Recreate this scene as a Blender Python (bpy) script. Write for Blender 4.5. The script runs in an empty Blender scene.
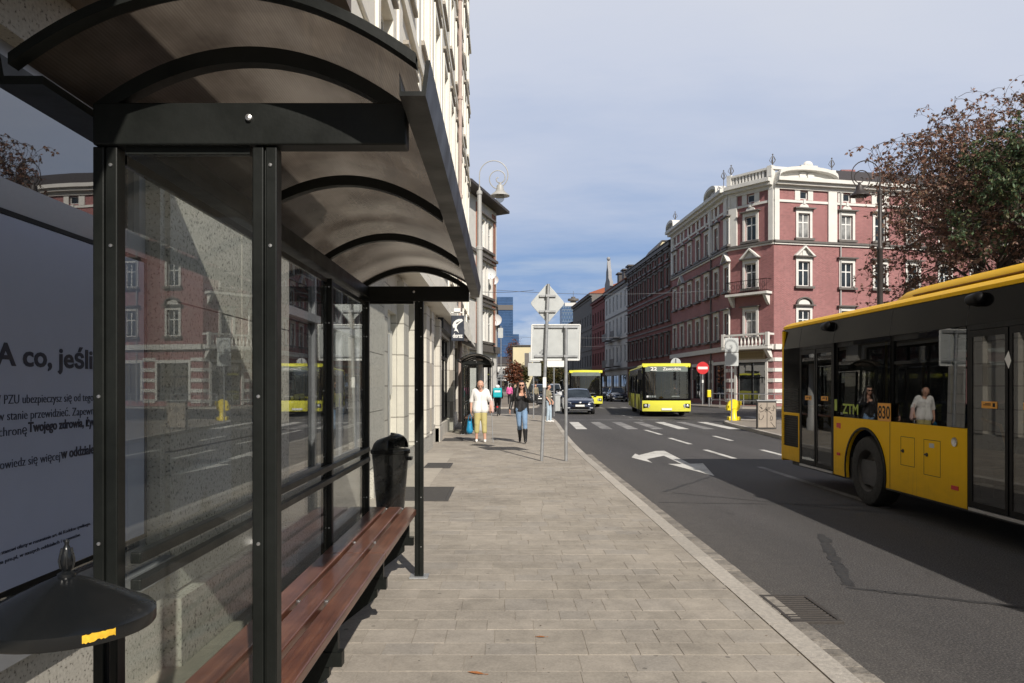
import bpy, bmesh, math, random
from mathutils import Vector, Matrix
S = bpy.context.scene
C = S.collection
F, VX, VY, H = 770.0, 503.0, 386.0, 1.65
RAD = math.radians
def X(px, d): return (px - VX) * d / F
def Z(py, d): return H - (py - VY) * d / F

# ------------------------------------------------------------------ materials
def newmat(name):
    m = bpy.data.materials.new(name); m.use_nodes = True
    nt = m.node_tree
    for n in list(nt.nodes): nt.nodes.remove(n)
    out = nt.nodes.new('ShaderNodeOutputMaterial')
    return m, nt, out
class N:
    """tiny helper round one node tree"""
    def __init__(s, nt): s.nt = nt
    def n(s, t, **kw):
        o = s.nt.nodes.new(t)
        for k, v in kw.items():
            if k.startswith('i_'):
                key = k[2:]; key = int(key) if key.isdigit() else key.replace('_', ' ')
                o.inputs[key].default_value = v
            else: setattr(o, k, v)
        return o
    def l(s, a, b): s.nt.links.new(a, b)
    def math(s, op, a, b=None, c=None):
        o = s.nt.nodes.new('ShaderNodeMath'); o.operation = op
        for i, v in enumerate((a, b, c)):
            if v is None: continue
            if hasattr(v, 'links'): s.l(v, o.inputs[i])
            else: o.inputs[i].default_value = v
        return o.outputs[0]
    def mix(s, fac, a, b, blend='MIX'):
        o = s.nt.nodes.new('ShaderNodeMix'); o.data_type = 'RGBA'; o.blend_type = blend
        for i, v in ((0, fac), (6, a), (7, b)):
            if hasattr(v, 'links'): s.l(v, o.inputs[i])
            else: o.inputs[i].default_value = v if i == 0 else (*v[:3], 1)
        return o.outputs[2]
    def noise(s, vec, scale, detail=4, rough=.55):
        o = s.n('ShaderNodeTexNoise'); o.inputs['Scale'].default_value = scale
        o.inputs['Detail'].default_value = detail; o.inputs['Roughness'].default_value = rough
        if vec is not None: s.l(vec, o.inputs['Vector'])
        return o.outputs['Fac']
    def ramp(s, fac, stops, interp='LINEAR'):
        o = s.n('ShaderNodeValToRGB'); cr = o.color_ramp; cr.interpolation = interp
        while len(cr.elements) < len(stops): cr.elements.new(.5)
        for e, (p, c) in zip(cr.elements, stops):
            e.position = p; e.color = (*c[:3], 1) if hasattr(c, '__len__') else (c, c, c, 1)
        s.l(fac, o.inputs[0]); return o.outputs[0]
    def obj(s): return s.n('ShaderNodeTexCoord').outputs['Object']
    def mapping(s, vec, scale=(1, 1, 1), rot=(0, 0, 0), loc=(0, 0, 0)):
        o = s.n('ShaderNodeMapping'); o.inputs['Scale'].default_value = scale
        o.inputs['Rotation'].default_value = rot; o.inputs['Location'].default_value = loc
        s.l(vec, o.inputs['Vector']); return o.outputs[0]
    def bump(s, h, strength, dist=.01):
        o = s.n('ShaderNodeBump'); o.inputs['Strength'].default_value = strength
        o.inputs['Distance'].default_value = dist; s.l(h, o.inputs['Height']); return o.outputs[0]
def sc(c, k): return tuple(min(1, v * k) for v in c[:3])

def pm(name, col, rough=.6, metal=0., var=.18, vs=6., bump=0., bs=80., coat=0., stretch=(1, 1, 1), island=0., spec=.5):
    """painted, plastic, metal, cloth, plaster ...: two scales of noise in colour and roughness"""
    m, nt, out = newmat(name); q = N(nt)
    b = q.n('ShaderNodeBsdfPrincipled'); v = q.mapping(q.obj(), stretch)
    n1 = q.noise(v, vs, 5); n2 = q.noise(v, vs * 7.3, 3)
    f = q.math('MULTIPLY_ADD', n2, .4, q.math('MULTIPLY', n1, .6))
    f2 = q.n('ShaderNodeMapRange', i_1=.3, i_2=.7); q.l(f, f2.inputs[0])
    c = q.mix(f2.outputs[0], sc(col, 1 - var), sc(col, 1 + var))
    if island:
        r = q.n('ShaderNodeNewGeometry').outputs['Random Per Island']
        k = q.math('MULTIPLY_ADD', r, 2 * island, 1 - island)
        c = q.mix(1., c, q.n('ShaderNodeCombineColor').outputs[0], 'MULTIPLY')
        mixn = c.node; cc = mixn.inputs[7].links[0].from_node
        for i in range(3): q.l(k, cc.inputs[i])
    q.l(c, b.inputs['Base Color'])
    rr = q.n('ShaderNodeMapRange', i_1=.3, i_2=.7, i_3=max(.02, rough * .8), i_4=min(1, rough * 1.2)); q.l(n1, rr.inputs[0])
    q.l(rr.outputs[0], b.inputs['Roughness'])
    b.inputs['Metallic'].default_value = metal; b.inputs['Specular IOR Level'].default_value = spec
    b.inputs['Coat Weight'].default_value = coat; b.inputs['Coat Roughness'].default_value = .06
    if bump: q.l(q.bump(q.noise(v, bs, 4), bump), b.inputs['Normal'])
    q.l(b.outputs[0], out.inputs[0]); return m

def glassmat(name, tint=(.8, .85, .85), refl=1.45, dirt_shade=.06, rough=0.0, dirtcol=(.35, .34, .31)):
    """thin sheet glass: transparent tint + Fresnel mirror + a film of dust"""
    m, nt, out = newmat(name); q = N(nt)
    t = q.n('ShaderNodeBsdfTransparent', i_0=(*tint, 1)); g = q.n('ShaderNodeBsdfGlossy', i_Roughness=rough)
    # Schlick reflection, the same from either side of the sheet
    lw = q.n('ShaderNodeLayerWeight', i_0=.5); f0 = ((refl - 1) / (refl + 1)) ** 2
    fr = q.math('MULTIPLY_ADD', q.math('POWER', lw.outputs['Facing'], 5.), 1 - f0, f0)
    mx = q.n('ShaderNodeMixShader'); q.l(fr, mx.inputs[0]); q.l(t.outputs[0], mx.inputs[1]); q.l(g.outputs[0], mx.inputs[2])
    d = q.n('ShaderNodeBsdfDiffuse', i_0=(*dirtcol, 1)); v = q.obj()
    n1 = q.noise(v, 3.5, 6, .65)
    f = q.n('ShaderNodeMapRange', i_1=.35, i_2=.8, i_3=dirt_shade * .3, i_4=dirt_shade * 2.2); q.l(n1, f.inputs[0])
    m2 = q.n('ShaderNodeMixShader'); q.l(f.outputs[0], m2.inputs[0]); q.l(mx.outputs[0], m2.inputs[1]); q.l(d.outputs[0], m2.inputs[2])
    q.l(m2.outputs[0], out.inputs[0]); return m

def brickmat(name, c1, c2, mortar, bw=.25, bh=.075, ms=.012, var=.25, bump=.4, rough=.85):
    m, nt, out = newmat(name); q = N(nt); b = q.n('ShaderNodeBsdfPrincipled')
    o = q.obj(); sp = q.n('ShaderNodeSeparateXYZ'); q.l(o, sp.inputs[0])
    cb = q.n('ShaderNodeCombineXYZ'); q.l(sp.outputs[0], cb.inputs[0]); q.l(sp.outputs[2], cb.inputs[1])
    t = q.n('ShaderNodeTexBrick'); q.l(cb.outputs[0], t.inputs['Vector'])
    t.inputs['Color1'].default_value = (*c1, 1); t.inputs['Color2'].default_value = (*c2, 1); t.inputs['Mortar'].default_value = (*mortar, 1)
    t.inputs['Scale'].default_value = 1; t.inputs['Brick Width'].default_value = bw; t.inputs['Row Height'].default_value = bh
    t.inputs['Mortar Size'].default_value = ms; t.inputs['Bias'].default_value = -.1
    n1 = q.noise(o, .35, 6, .6); n2 = q.noise(q.mapping(o, (1, 1, 2.2)), 3.6, 6, .8)
    f = q.math('MULTIPLY_ADD', n2, .9, q.math('MULTIPLY', n1, .5))
    k = q.n('ShaderNodeMapRange', i_1=.48, i_2=.92, i_3=1 - var, i_4=1 + var); q.l(f, k.inputs[0])
    cc = q.n('ShaderNodeCombineColor')
    for i in range(3): q.l(k.outputs[0], cc.inputs[i])
    q.l(q.mix(1., t.outputs[0], cc.outputs[0], 'MULTIPLY'), b.inputs['Base Color'])
    b.inputs['Roughness'].default_value = rough
    q.l(q.bump(q.math('MULTIPLY_ADD', t.outputs['Fac'], -1., q.math('MULTIPLY', q.noise(o, 60, 3), .3)), bump), b.inputs['Normal'])
    q.l(b.outputs[0], out.inputs[0]); return m

def leafmat(name, cols, rough=.55):
    m, nt, out = newmat(name); q = N(nt)
    r = q.n('ShaderNodeNewGeometry').outputs['Random Per Island']
    c = q.ramp(r, [(i / max(1, len(cols) - 1), cc) for i, cc in enumerate(cols)])
    b = q.n('ShaderNodeBsdfPrincipled', i_Roughness=rough); q.l(c, b.inputs['Base Color'])
    t = q.n('ShaderNodeBsdfTranslucent'); q.l(c, t.inputs[0])
    mx = q.n('ShaderNodeMixShader', i_0=.3); q.l(b.outputs[0], mx.inputs[1]); q.l(t.outputs[0], mx.inputs[2])
    q.l(mx.outputs[0], out.inputs[0]); return m

# ------------------------------------------------------------------ mesh builder
class MB:
    def __init__(s): s.v = []; s.f = []; s.m = []; s.cur = 0
    def add(s, vs, fs):
        k = len(s.v); s.v += [Vector(p) for p in vs]
        for f in fs: s.f.append([i + k for i in f]); s.m.append(s.cur)
        return s
    def box(s, x0, x1, y0, y1, z0, z1):
        return s.add([(x0, y0, z0), (x1, y0, z0), (x1, y1, z0), (x0, y1, z0), (x0, y0, z1), (x1, y0, z1), (x1, y1, z1), (x0, y1, z1)],
                     [(0, 3, 2, 1), (4, 5, 6, 7), (0, 1, 5, 4), (1, 2, 6, 5), (2, 3, 7, 6), (3, 0, 4, 7)])
    def face(s, *p): return s.add(p, [tuple(range(len(p)))])
    def prism(s, pts, vec):
        n = len(pts); vec = Vector(vec); a = [Vector(p) for p in pts]
        return s.add(a + [p + vec for p in a], [tuple(range(n))[::-1], tuple(range(n, 2 * n))] + [(i, (i + 1) % n, n + (i + 1) % n, n + i) for i in range(n)])
    def tube(s, pts, r, n=8, sx=1., up=None):
        pts = [Vector(p) for p in pts]; rs = r if hasattr(r, '__len__') else [r] * len(pts)
        k = len(s.v); t0 = None
        for i, p in enumerate(pts):
            t = (pts[min(i + 1, len(pts) - 1)] - pts[max(i - 1, 0)]).normalized()
            if t0 is None:
                a = t.orthogonal().normalized() if up is None else (Vector(up) - t * Vector(up).dot(t)).normalized()
            else:
                a = t0.rotation_difference(t) @ a; a = (a - t * a.dot(t)).normalized()
            t0 = t; b = t.cross(a)
            for j in range(n):
                w = 2 * math.pi * (j + (.5 if n == 4 else 0)) / n
                s.v.append(p + (a * math.cos(w) * sx + b * math.sin(w)) * rs[i])
        for i in range(len(pts) - 1):
            for j in range(n):
                s.f.append([k + i * n + j, k + i * n + (j + 1) % n, k + (i + 1) * n + (j + 1) % n, k + (i + 1) * n + j]); s.m.append(s.cur)
        s.f.append([k + j for j in range(n)][::-1]); s.m.append(s.cur)
        e = k + (len(pts) - 1) * n; s.f.append([e + j for j in range(n)]); s.m.append(s.cur)
        return s
    def lathe(s, prof, c=(0, 0, 0), n=24, axis='z', sy=1., caps=True):
        k = len(s.v); c = Vector(c)
        for r, z in prof:
            for j in range(n):
                w = 2 * math.pi * j / n; a, b = r * math.cos(w), r * math.sin(w) * sy
                s.v.append(c + (Vector((a, b, z)) if axis == 'z' else Vector((z, a, b)) if axis == 'x' else Vector((b, z, a))))
        for i in range(len(prof) - 1):
            for j in range(n):
                s.f.append([k + i * n + j, k + i * n + (j + 1) % n, k + (i + 1) * n + (j + 1) % n, k + (i + 1) * n + j]); s.m.append(s.cur)
        if caps:
            s.f.append([k + j for j in range(n)][::-1]); s.m.append(s.cur)
            e = k + (len(prof) - 1) * n; s.f.append([e + j for j in range(n)]); s.m.append(s.cur)
        return s
    def ball(s, c, r, n=12, m=8, sxyz=(1, 1, 1)):
        prof = [(max(1e-4, math.sin(math.pi * i / m)), -math.cos(math.pi * i / m)) for i in range(m + 1)]
        k = len(s.v); s.lathe(prof, n=n)
        for i in range(k, len(s.v)):
            p = s.v[i]; s.v[i] = Vector((c[0] + p.x * r * sxyz[0], c[1] + p.y * r * sxyz[1], c[2] + p.z * r * sxyz[2]))
        return s
    def capsule(s, p0, p1, r0, r1, n=12):
        p0, p1 = Vector(p0), Vector(p1); d = p1 - p0
        if d.length < 1e-5: d = Vector((0, 0, 1e-4))
        t = d.normalized(); pts = []; rs = []
        for i in range(5):
            w = math.pi / 2 * i / 4; pts.append(p0 - t * r0 * math.cos(w)); rs.append(max(.0008, r0 * math.sin(w)))
        for i in range(5):
            w = math.pi / 2 * i / 4; pts.append(p1 + t * r1 * math.sin(w)); rs.append(max(.0008, r1 * math.cos(w)))
        k = len(s.v); a = t.orthogonal().normalized(); b = t.cross(a)
        for p, r in zip(pts, rs):
            for j in range(n):
                w = 2 * math.pi * j / n; s.v.append(p + (a * math.cos(w) + b * math.sin(w)) * r)
        for i in range(len(pts) - 1):
            for j in range(n):
                s.f.append([k + i * n + j, k + i * n + (j + 1) % n, k + (i + 1) * n + (j + 1) % n, k + (i + 1) * n + j]); s.m.append(s.cur)
        s.f.append([k + j for j in range(n)][::-1]); s.m.append(s.cur)
        e = k + (len(pts) - 1) * n; s.f.append([e + j for j in range(n)]); s.m.append(s.cur)
        return s
    def xf(s, M, start=0):
        for i in range(start, len(s.v)): s.v[i] = M @ s.v[i]
        return s
    def mesh(s, name, mats, smooth=False, fixn=True):
        me = bpy.data.meshes.new(name); me.from_pydata([tuple(p) for p in s.v], [], s.f)
        for m in (mats if isinstance(mats, (list, tuple)) else [mats]): me.materials.append(m)
        for p, i in zip(me.polygons, s.m): p.material_index = i; p.use_smooth = smooth
        if fixn:
            bm = bmesh.new(); bm.from_mesh(me); bmesh.ops.recalc_face_normals(bm, faces=bm.faces); bm.to_mesh(me); bm.free()
        me.update(); return me
    def build(s, name, mats, parent=None, smooth=False, bevel=0., M=None, fixn=True, seg=2):
        return link(name, s.mesh(name, mats, smooth, fixn), parent, M, bevel, seg, smooth)
WORLD = set()
def link(name, me, parent=None, M=None, bevel=0., seg=2, smooth=False):
    o = bpy.data.objects.new(name, me); C.objects.link(o)
    if parent is not None:
        o.parent = parent
        if M is not None: o.matrix_local = M
        elif parent.name in WORLD: o.location = -parent.location
    elif M is not None: o.matrix_world = M
    if bevel:
        b = o.modifiers.new('bevel', 'BEVEL'); b.width = bevel; b.segments = seg; b.limit_method = 'ANGLE'; b.angle_limit = RAD(35)
    if smooth and len(me.polygons): 
        try: me.set_sharp_from_angle(angle=RAD(42))
        except Exception: pass
    return o
def thing(name, label, cat, loc=(0, 0, 0), rotz=0., group=None, world=True):
    o = bpy.data.objects.new(name, None); C.objects.link(o)
    o.location = loc; o.rotation_euler = (0, 0, rotz); o.empty_display_size = .2
    o['label'] = label; o['category'] = cat
    if group: o['group'] = group
    if world: WORLD.add(o.name)
    return o
def tag(o, label, cat, group=None):
    o['label'] = label; o['category'] = cat
    if group: o['group'] = group
    return o
def struct(o, kind='structure'): o['kind'] = kind; return o
def dup(root, loc=None, rotz=None, label=None, group=None):
    def cp(o, par):
        c = o.copy(); C.objects.link(c)
        if par is not None: c.parent = par; c.matrix_parent_inverse = o.matrix_parent_inverse
        for ch in list(o.children): cp(ch, c)
        return c
    r = cp(root, None)
    if loc is not None: r.location = loc
    if rotz is not None: r.rotation_euler = (0, 0, rotz)
    if label: r['label'] = label
    if group: r['group'] = group
    return r
def basis(xa, ya, loc):
    xa, ya = Vector(xa).normalized(), Vector(ya).normalized(); za = xa.cross(ya)
    return Matrix(((xa.x, ya.x, za.x, loc[0]), (xa.y, ya.y, za.y, loc[1]), (xa.z, ya.z, za.z, loc[2]), (0, 0, 0, 1)))
def lettering(body, size, M, mat, parent, name='lettering', ext=.001, bold=0., align='LEFT', width=None):
    cu = bpy.data.curves.new('t', 'FONT'); cu.body = body; cu.size = size; cu.extrude = ext; cu.offset = bold
    cu.align_x = align; cu.resolution_u = 3
    ob = bpy.data.objects.new('t', cu); C.objects.link(ob)
    dg = bpy.context.evaluated_depsgraph_get(); dg.update()
    me = bpy.data.meshes.new_from_object(ob.evaluated_get(dg)); bpy.data.objects.remove(ob)
    if width and len(me.vertices):
        w = max(v.co.x for v in me.vertices) - min(v.co.x for v in me.vertices); k = width / w
        for v in me.vertices: v.co.x *= k
    me.materials.clear(); me.materials.append(mat)
    L = M.copy()
    if parent is not None and parent.name in WORLD: L = Matrix.Translation(-Vector(parent.location)) @ M
    return link(name, me, parent, L)
def evaluated(mb, mods, name):
    """run modifiers on a mesh builder and return the plain result mesh"""
    me = mb.mesh(name, []) if False else mb.mesh(name, [MAT['skin']])
    o = bpy.data.objects.new(name, me); C.objects.link(o); mods(o)
    dg = bpy.context.evaluated_depsgraph_get(); dg.update()
    out = bpy.data.meshes.new_from_object(o.evaluated_get(dg)); bpy.data.objects.remove(o); bpy.data.meshes.remove(me)
    return out
MAT = {}
# ------------------------------------------------------------------ the materials
MAT['skin'] = pm('skin', (.55, .31, .22), .5, var=.08)
MAT['skin_dark'] = pm('tanned_skin', (.34, .17, .11), .5, var=.08)
MAT['metal_dark'] = pm('dark_green_black_metal', (.0075, .0088, .0078), .42, var=.3, vs=5, bump=.04, spec=.25)
MAT['black'] = pm('black_plastic', (.006, .006, .0065), .45, var=.25, spec=.13)
MAT['black_gloss'] = pm('black_gloss', (.004, .004, .0045), .12, var=.2, spec=.05)
MAT['rubber'] = pm('rubber', (.014, .014, .014), .75, var=.2, vs=20)
MAT['galv'] = pm('galvanised_steel', (.33, .34, .35), .48, .55, var=.12, vs=9)
MAT['signback'] = pm('grey_sign_back', (.44, .46, .46), .5, .15, var=.08, vs=7)
MAT['white'] = pm('white_paint', (.74, .74, .72), .5, var=.05)
MAT['cream'] = pm('cream_render', (.78, .745, .66), .85, var=.08, vs=1.3, bump=.15, bs=120)
MAT['creamtrim'] = pm('cream_trim', (.80, .77, .69), .8, var=.08, vs=2, bump=.12)
MAT['stucco'] = pm('white_stucco_trim', (.66, .645, .61), .8, var=.1, vs=2.2, bump=.2)
MAT['slate'] = pm('slate_ledge', (.12, .108, .10), .6, var=.2)
MAT['granite_kerb'] = pm('granite_kerb', (.38, .35, .31), .8, var=.34, vs=30, bump=.5, bs=110, island=.14)
MAT['cobble'] = pm('gutter_setts', (.22, .20, .175), .8, var=.45, vs=20, bump=1., bs=40, island=.25)
MAT['steel'] = pm('brushed_steel', (.5, .5, .5), .32, .9, var=.1)
MAT['pane'] = None
def busmat(name, col, rough, spec):
    # bus enamel with road film: dusty below, a few drip streaks from the window line
    m, nt, out = newmat(name); q = N(nt); b = q.n('ShaderNodeBsdfPrincipled'); o = q.obj()
    sp = q.n('ShaderNodeSeparateXYZ'); q.l(o, sp.inputs[0])
    lo = q.n('ShaderNodeMapRange', i_1=.25, i_2=.85, i_3=1., i_4=.0); q.l(sp.outputs[2], lo.inputs[0])
    n1 = q.noise(q.mapping(o, (1, 1.2, 2.2)), 3.2, 6, .65); n2 = q.noise(q.mapping(o, (1, 14, .6)), 1.5, 4, .6)
    f = q.math('MULTIPLY', q.math('MULTIPLY', lo.outputs[0], n1), .55)
    st = q.n('ShaderNodeMapRange', i_1=.58, i_2=.75, i_3=0, i_4=.16); q.l(n2, st.inputs[0])
    f = q.math('MINIMUM', q.math('ADD', f, st.outputs[0]), .6)
    q.l(q.mix(f, col, (.13, .10, .065)), b.inputs['Base Color'])
    q.l(q.math('MULTIPLY_ADD', n1, .25, rough - .1), b.inputs['Roughness']); b.inputs['Specular IOR Level'].default_value = spec
    q.l(q.bump(q.noise(o, 1.6, 2), .12, .05), b.inputs['Normal'])
    q.l(b.outputs[0], out.inputs[0]); return m
def panemat(name, col, rough=.03, ior=1.5, spec=.6):
    m, nt, out = newmat(name); q = N(nt); b = q.n('ShaderNodeBsdfPrincipled')
    o = q.obj(); n = q.noise(o, .9, 3)
    q.l(q.ramp(n, [(.35, sc(col, .5)), (.65, sc(col, 1.7))]), b.inputs['Base Color'])
    b.inputs['Roughness'].default_value = rough; b.inputs['IOR'].default_value = ior; b.inputs['Specular IOR Level'].default_value = spec
    q.l(q.bump(q.noise(o, .8, 2), .06, .05), b.inputs['Normal'])
    q.l(b.outputs[0], out.inputs[0]); return m
MAT['pane'] = panemat('window_pane', (.022, .028, .034))
MAT['pane_curtain'] = panemat('curtained_pane', (.24, .24, .235))
MAT['shopglass'] = panemat('shop_window_glass', (.02, .022, .024), .01, 2.1, .9)
MAT['tower_glass'] = pm('blue_tower_glass', (.035, .085, .19), .3, .1, var=.3, vs=.05)
MAT['glass'] = glassmat('shelter_glass', (.965, .98, .97), 1.42, .005)
MAT['busglass'] = glassmat('tinted_bus_glass', (.44, .46, .46), 1.95, .008)
MAT['windscreen'] = glassmat('windscreen_glass', (.55, .58, .58), 2.0, .02)
MAT['bus_yellow'] = busmat('shade_toned_bus_yellow', (.84, .485, .003), .40, .09)  # yellow shifted to amber: the near bus's shade put into the colour
MAT['bus_lime'] = busmat('lemon_yellow_bus_paint', (.72, .70, .075), .36, .25)
MAT['orange'] = pm('orange_label', (.75, .33, .03), .5, var=.05)
MAT['seat'] = pm('bus_seat_fabric', (.03, .04, .09), .8, var=.4, vs=30)
MAT['floor'] = pm('bus_floor', (.06, .06, .065), .7)
MAT['lining'] = pm('bus_lining', (.22, .22, .22), .6)
MAT['yellow_plastic'] = pm('yellow_plastic', (.80, .62, .01), .42, var=.06)
MAT['red_sign'] = pm('red_sign', (.55, .015, .02), .45, var=.06)
MAT['navy'] = pm('navy_car_paint', (.018, .026, .052), .22, .3, var=.1, coat=1.)
MAT['darkcar'] = pm('dark_car_paint', (.012, .014, .018), .25, .2, var=.1, coat=1.)
MAT['whitecar'] = pm('white_van_paint', (.62, .63, .64), .3, var=.04, coat=.6)
MAT['lamp_glass'] = pm('headlight_lens', (.55, .57, .6), .08, .3, var=.1)
MAT['lampgrey'] = pm('lamp_post_grey', (.36, .36, .35), .55, .1, var=.12, vs=4)
MAT['lampbrown'] = pm('lamp_post_dark', (.045, .038, .036), .5, .1, var=.2, vs=4)
MAT['bark'] = pm('bark', (.045, .034, .028), .9, var=.4, vs=9, bump=.8, bs=30, stretch=(1, 1, .3))
MAT['leaf_brown'] = leafmat('rusty_chestnut_leaves', [(.20, .10, .075), (.31, .165, .12), (.13, .085, .07), (.38, .22, .16), (.24, .14, .09), (.12, .11, .06)])
MAT['leaf_green'] = leafmat('green_leaves', [(.06, .11, .055), (.10, .16, .075), (.04, .075, .04), (.15, .17, .07), (.12, .11, .05)])
MAT['leaf_olive'] = leafmat('olive_leaves', [(.09, .075, .02), (.05, .06, .02), (.13, .09, .03)])
MAT['leaf_red'] = leafmat('red_autumn_leaves', [(.20, .06, .03), (.13, .05, .03), (.25, .10, .04)])
MAT['denim'] = pm('faded_denim', (.16, .25, .38), .9, var=.3, vs=9, bump=.3)
MAT['denim_pale'] = pm('pale_denim', (.38, .47, .55), .9, var=.18, vs=9)
MAT['khaki'] = pm('yellow_khaki_cloth', (.46, .40, .17), .9, var=.14, vs=10, bump=.3)
MAT['whitecloth'] = pm('white_cotton', (.76, .75, .73), .9, var=.06, vs=8, bump=.2)
MAT['pinkcloth'] = pm('pale_pink_cotton', (.62, .42, .38), .9, var=.1)
MAT['blackcloth'] = pm('black_cloth', (.012, .012, .014), .75, var=.3, vs=12, bump=.2)
MAT['leather'] = pm('black_leather', (.012, .012, .013), .4, var=.3, vs=12, bump=.3)
MAT['olivecloth'] = pm('olive_beige_cloth', (.23, .20, .14), .9, var=.15)
MAT['hair_dark'] = pm('dark_hair', (.013, .009, .007), .5, var=.4, vs=40, stretch=(1, 1, .15), bump=.4)
MAT['hair_grey'] = pm('grey_hair', (.45, .43, .4), .7, var=.2, vs=40)
MAT['eye'] = pm('eye', (.05, .04, .035), .15)
MAT['teal'] = pm('turquoise_nylon', (.0, .36, .42), .6, var=.1)
MAT['bluebag'] = pm('blue_plastic_bag', (.01, .22, .42), .4, var=.25, vs=14)
MAT['pink'] = pm('pink_cloth', (.7, .12, .35), .8)
MAT['graffiti_panel'] = pm('beige_panel', (.30, .255, .21), .6, var=.12)
MAT['redroof'] = pm('red_roof_tiles', (.30, .09, .045), .8, var=.2, vs=3)
MAT['roofdark'] = pm('dark_roof_sheet', (.05, .042, .04), .6, var=.2)
MAT['grate'] = pm('rusty_iron', (.058, .051, .046), .7, .3, var=.3, vs=30, bump=.4)
MAT['mat_dark'] = pm('dark_grating', (.055, .052, .05), .8, var=.2, vs=20)
MAT['slat'] = None
MAT['poster'] = pm('pale_blue_poster', (.37, .42, .57), .4, var=.04, vs=1.2)
MAT['poster_ink'] = pm('navy_poster_ink', (.012, .016, .04), .5)
MAT['frame_grey'] = pm('grey_aluminium_frame', (.30, .31, .33), .4, .4, var=.06)
MAT['fascia'] = pm('dark_blue_fascia', (.03, .036, .052), .4)
MAT['dryleaf'] = pm('dry_leaf', (.36, .13, .035), .7, var=.3, vs=40)
MAT['marking'] = None
MAT['dish'] = pm('white_dish', (.66, .67, .68), .5, var=.05)
MAT['wire'] = pm('wire', (.10, .10, .11), .6)
MAT['yellow_sticker'] = pm('yellow_sticker', (.75, .44, .03), .6, var=.3, vs=60)
MAT['lime_led'] = pm('lime_lettering', (.32, .42, .04), .5)
MAT['red_brick'] = brickmat('pink_red_brick', (.300, .100, .102), (.215, .066, .069), (.34, .225, .215), var=.32)
MAT['dark_brick'] = brickmat('dark_red_brick', (.22, .062, .053), (.17, .048, .042), (.20, .11, .10))
MAT['far_red'] = brickmat('deep_red_brick', (.26, .05, .045), (.21, .04, .036), (.22, .09, .08))
MAT['orange_brick'] = brickmat('orange_brick', (.36, .13, .075), (.30, .10, .055), (.3, .2, .16))
MAT['grey_render'] = pm('grey_render', (.30, .30, .31), .85, var=.15, vs=.8)
MAT['dirty_grey'] = pm('sooty_grey_render', (.15, .14, .13), .85, var=.25, vs=.6)
MAT['pale_render'] = pm('pale_render', (.62, .61, .58), .85, var=.08, vs=.8)
MAT['yellow_render'] = pm('pale_yellow_render', (.62, .55, .36), .85, var=.06, vs=.8)
MAT['tile_cream'] = None

MAT['dirty_ledge'] = pm('sooty_ledge', (.33, .30, .26), .85, var=.3, vs=3)
MAT['soffit'] = pm('brown_soffit', (.16, .12, .09), .7, var=.2, vs=3)

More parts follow.
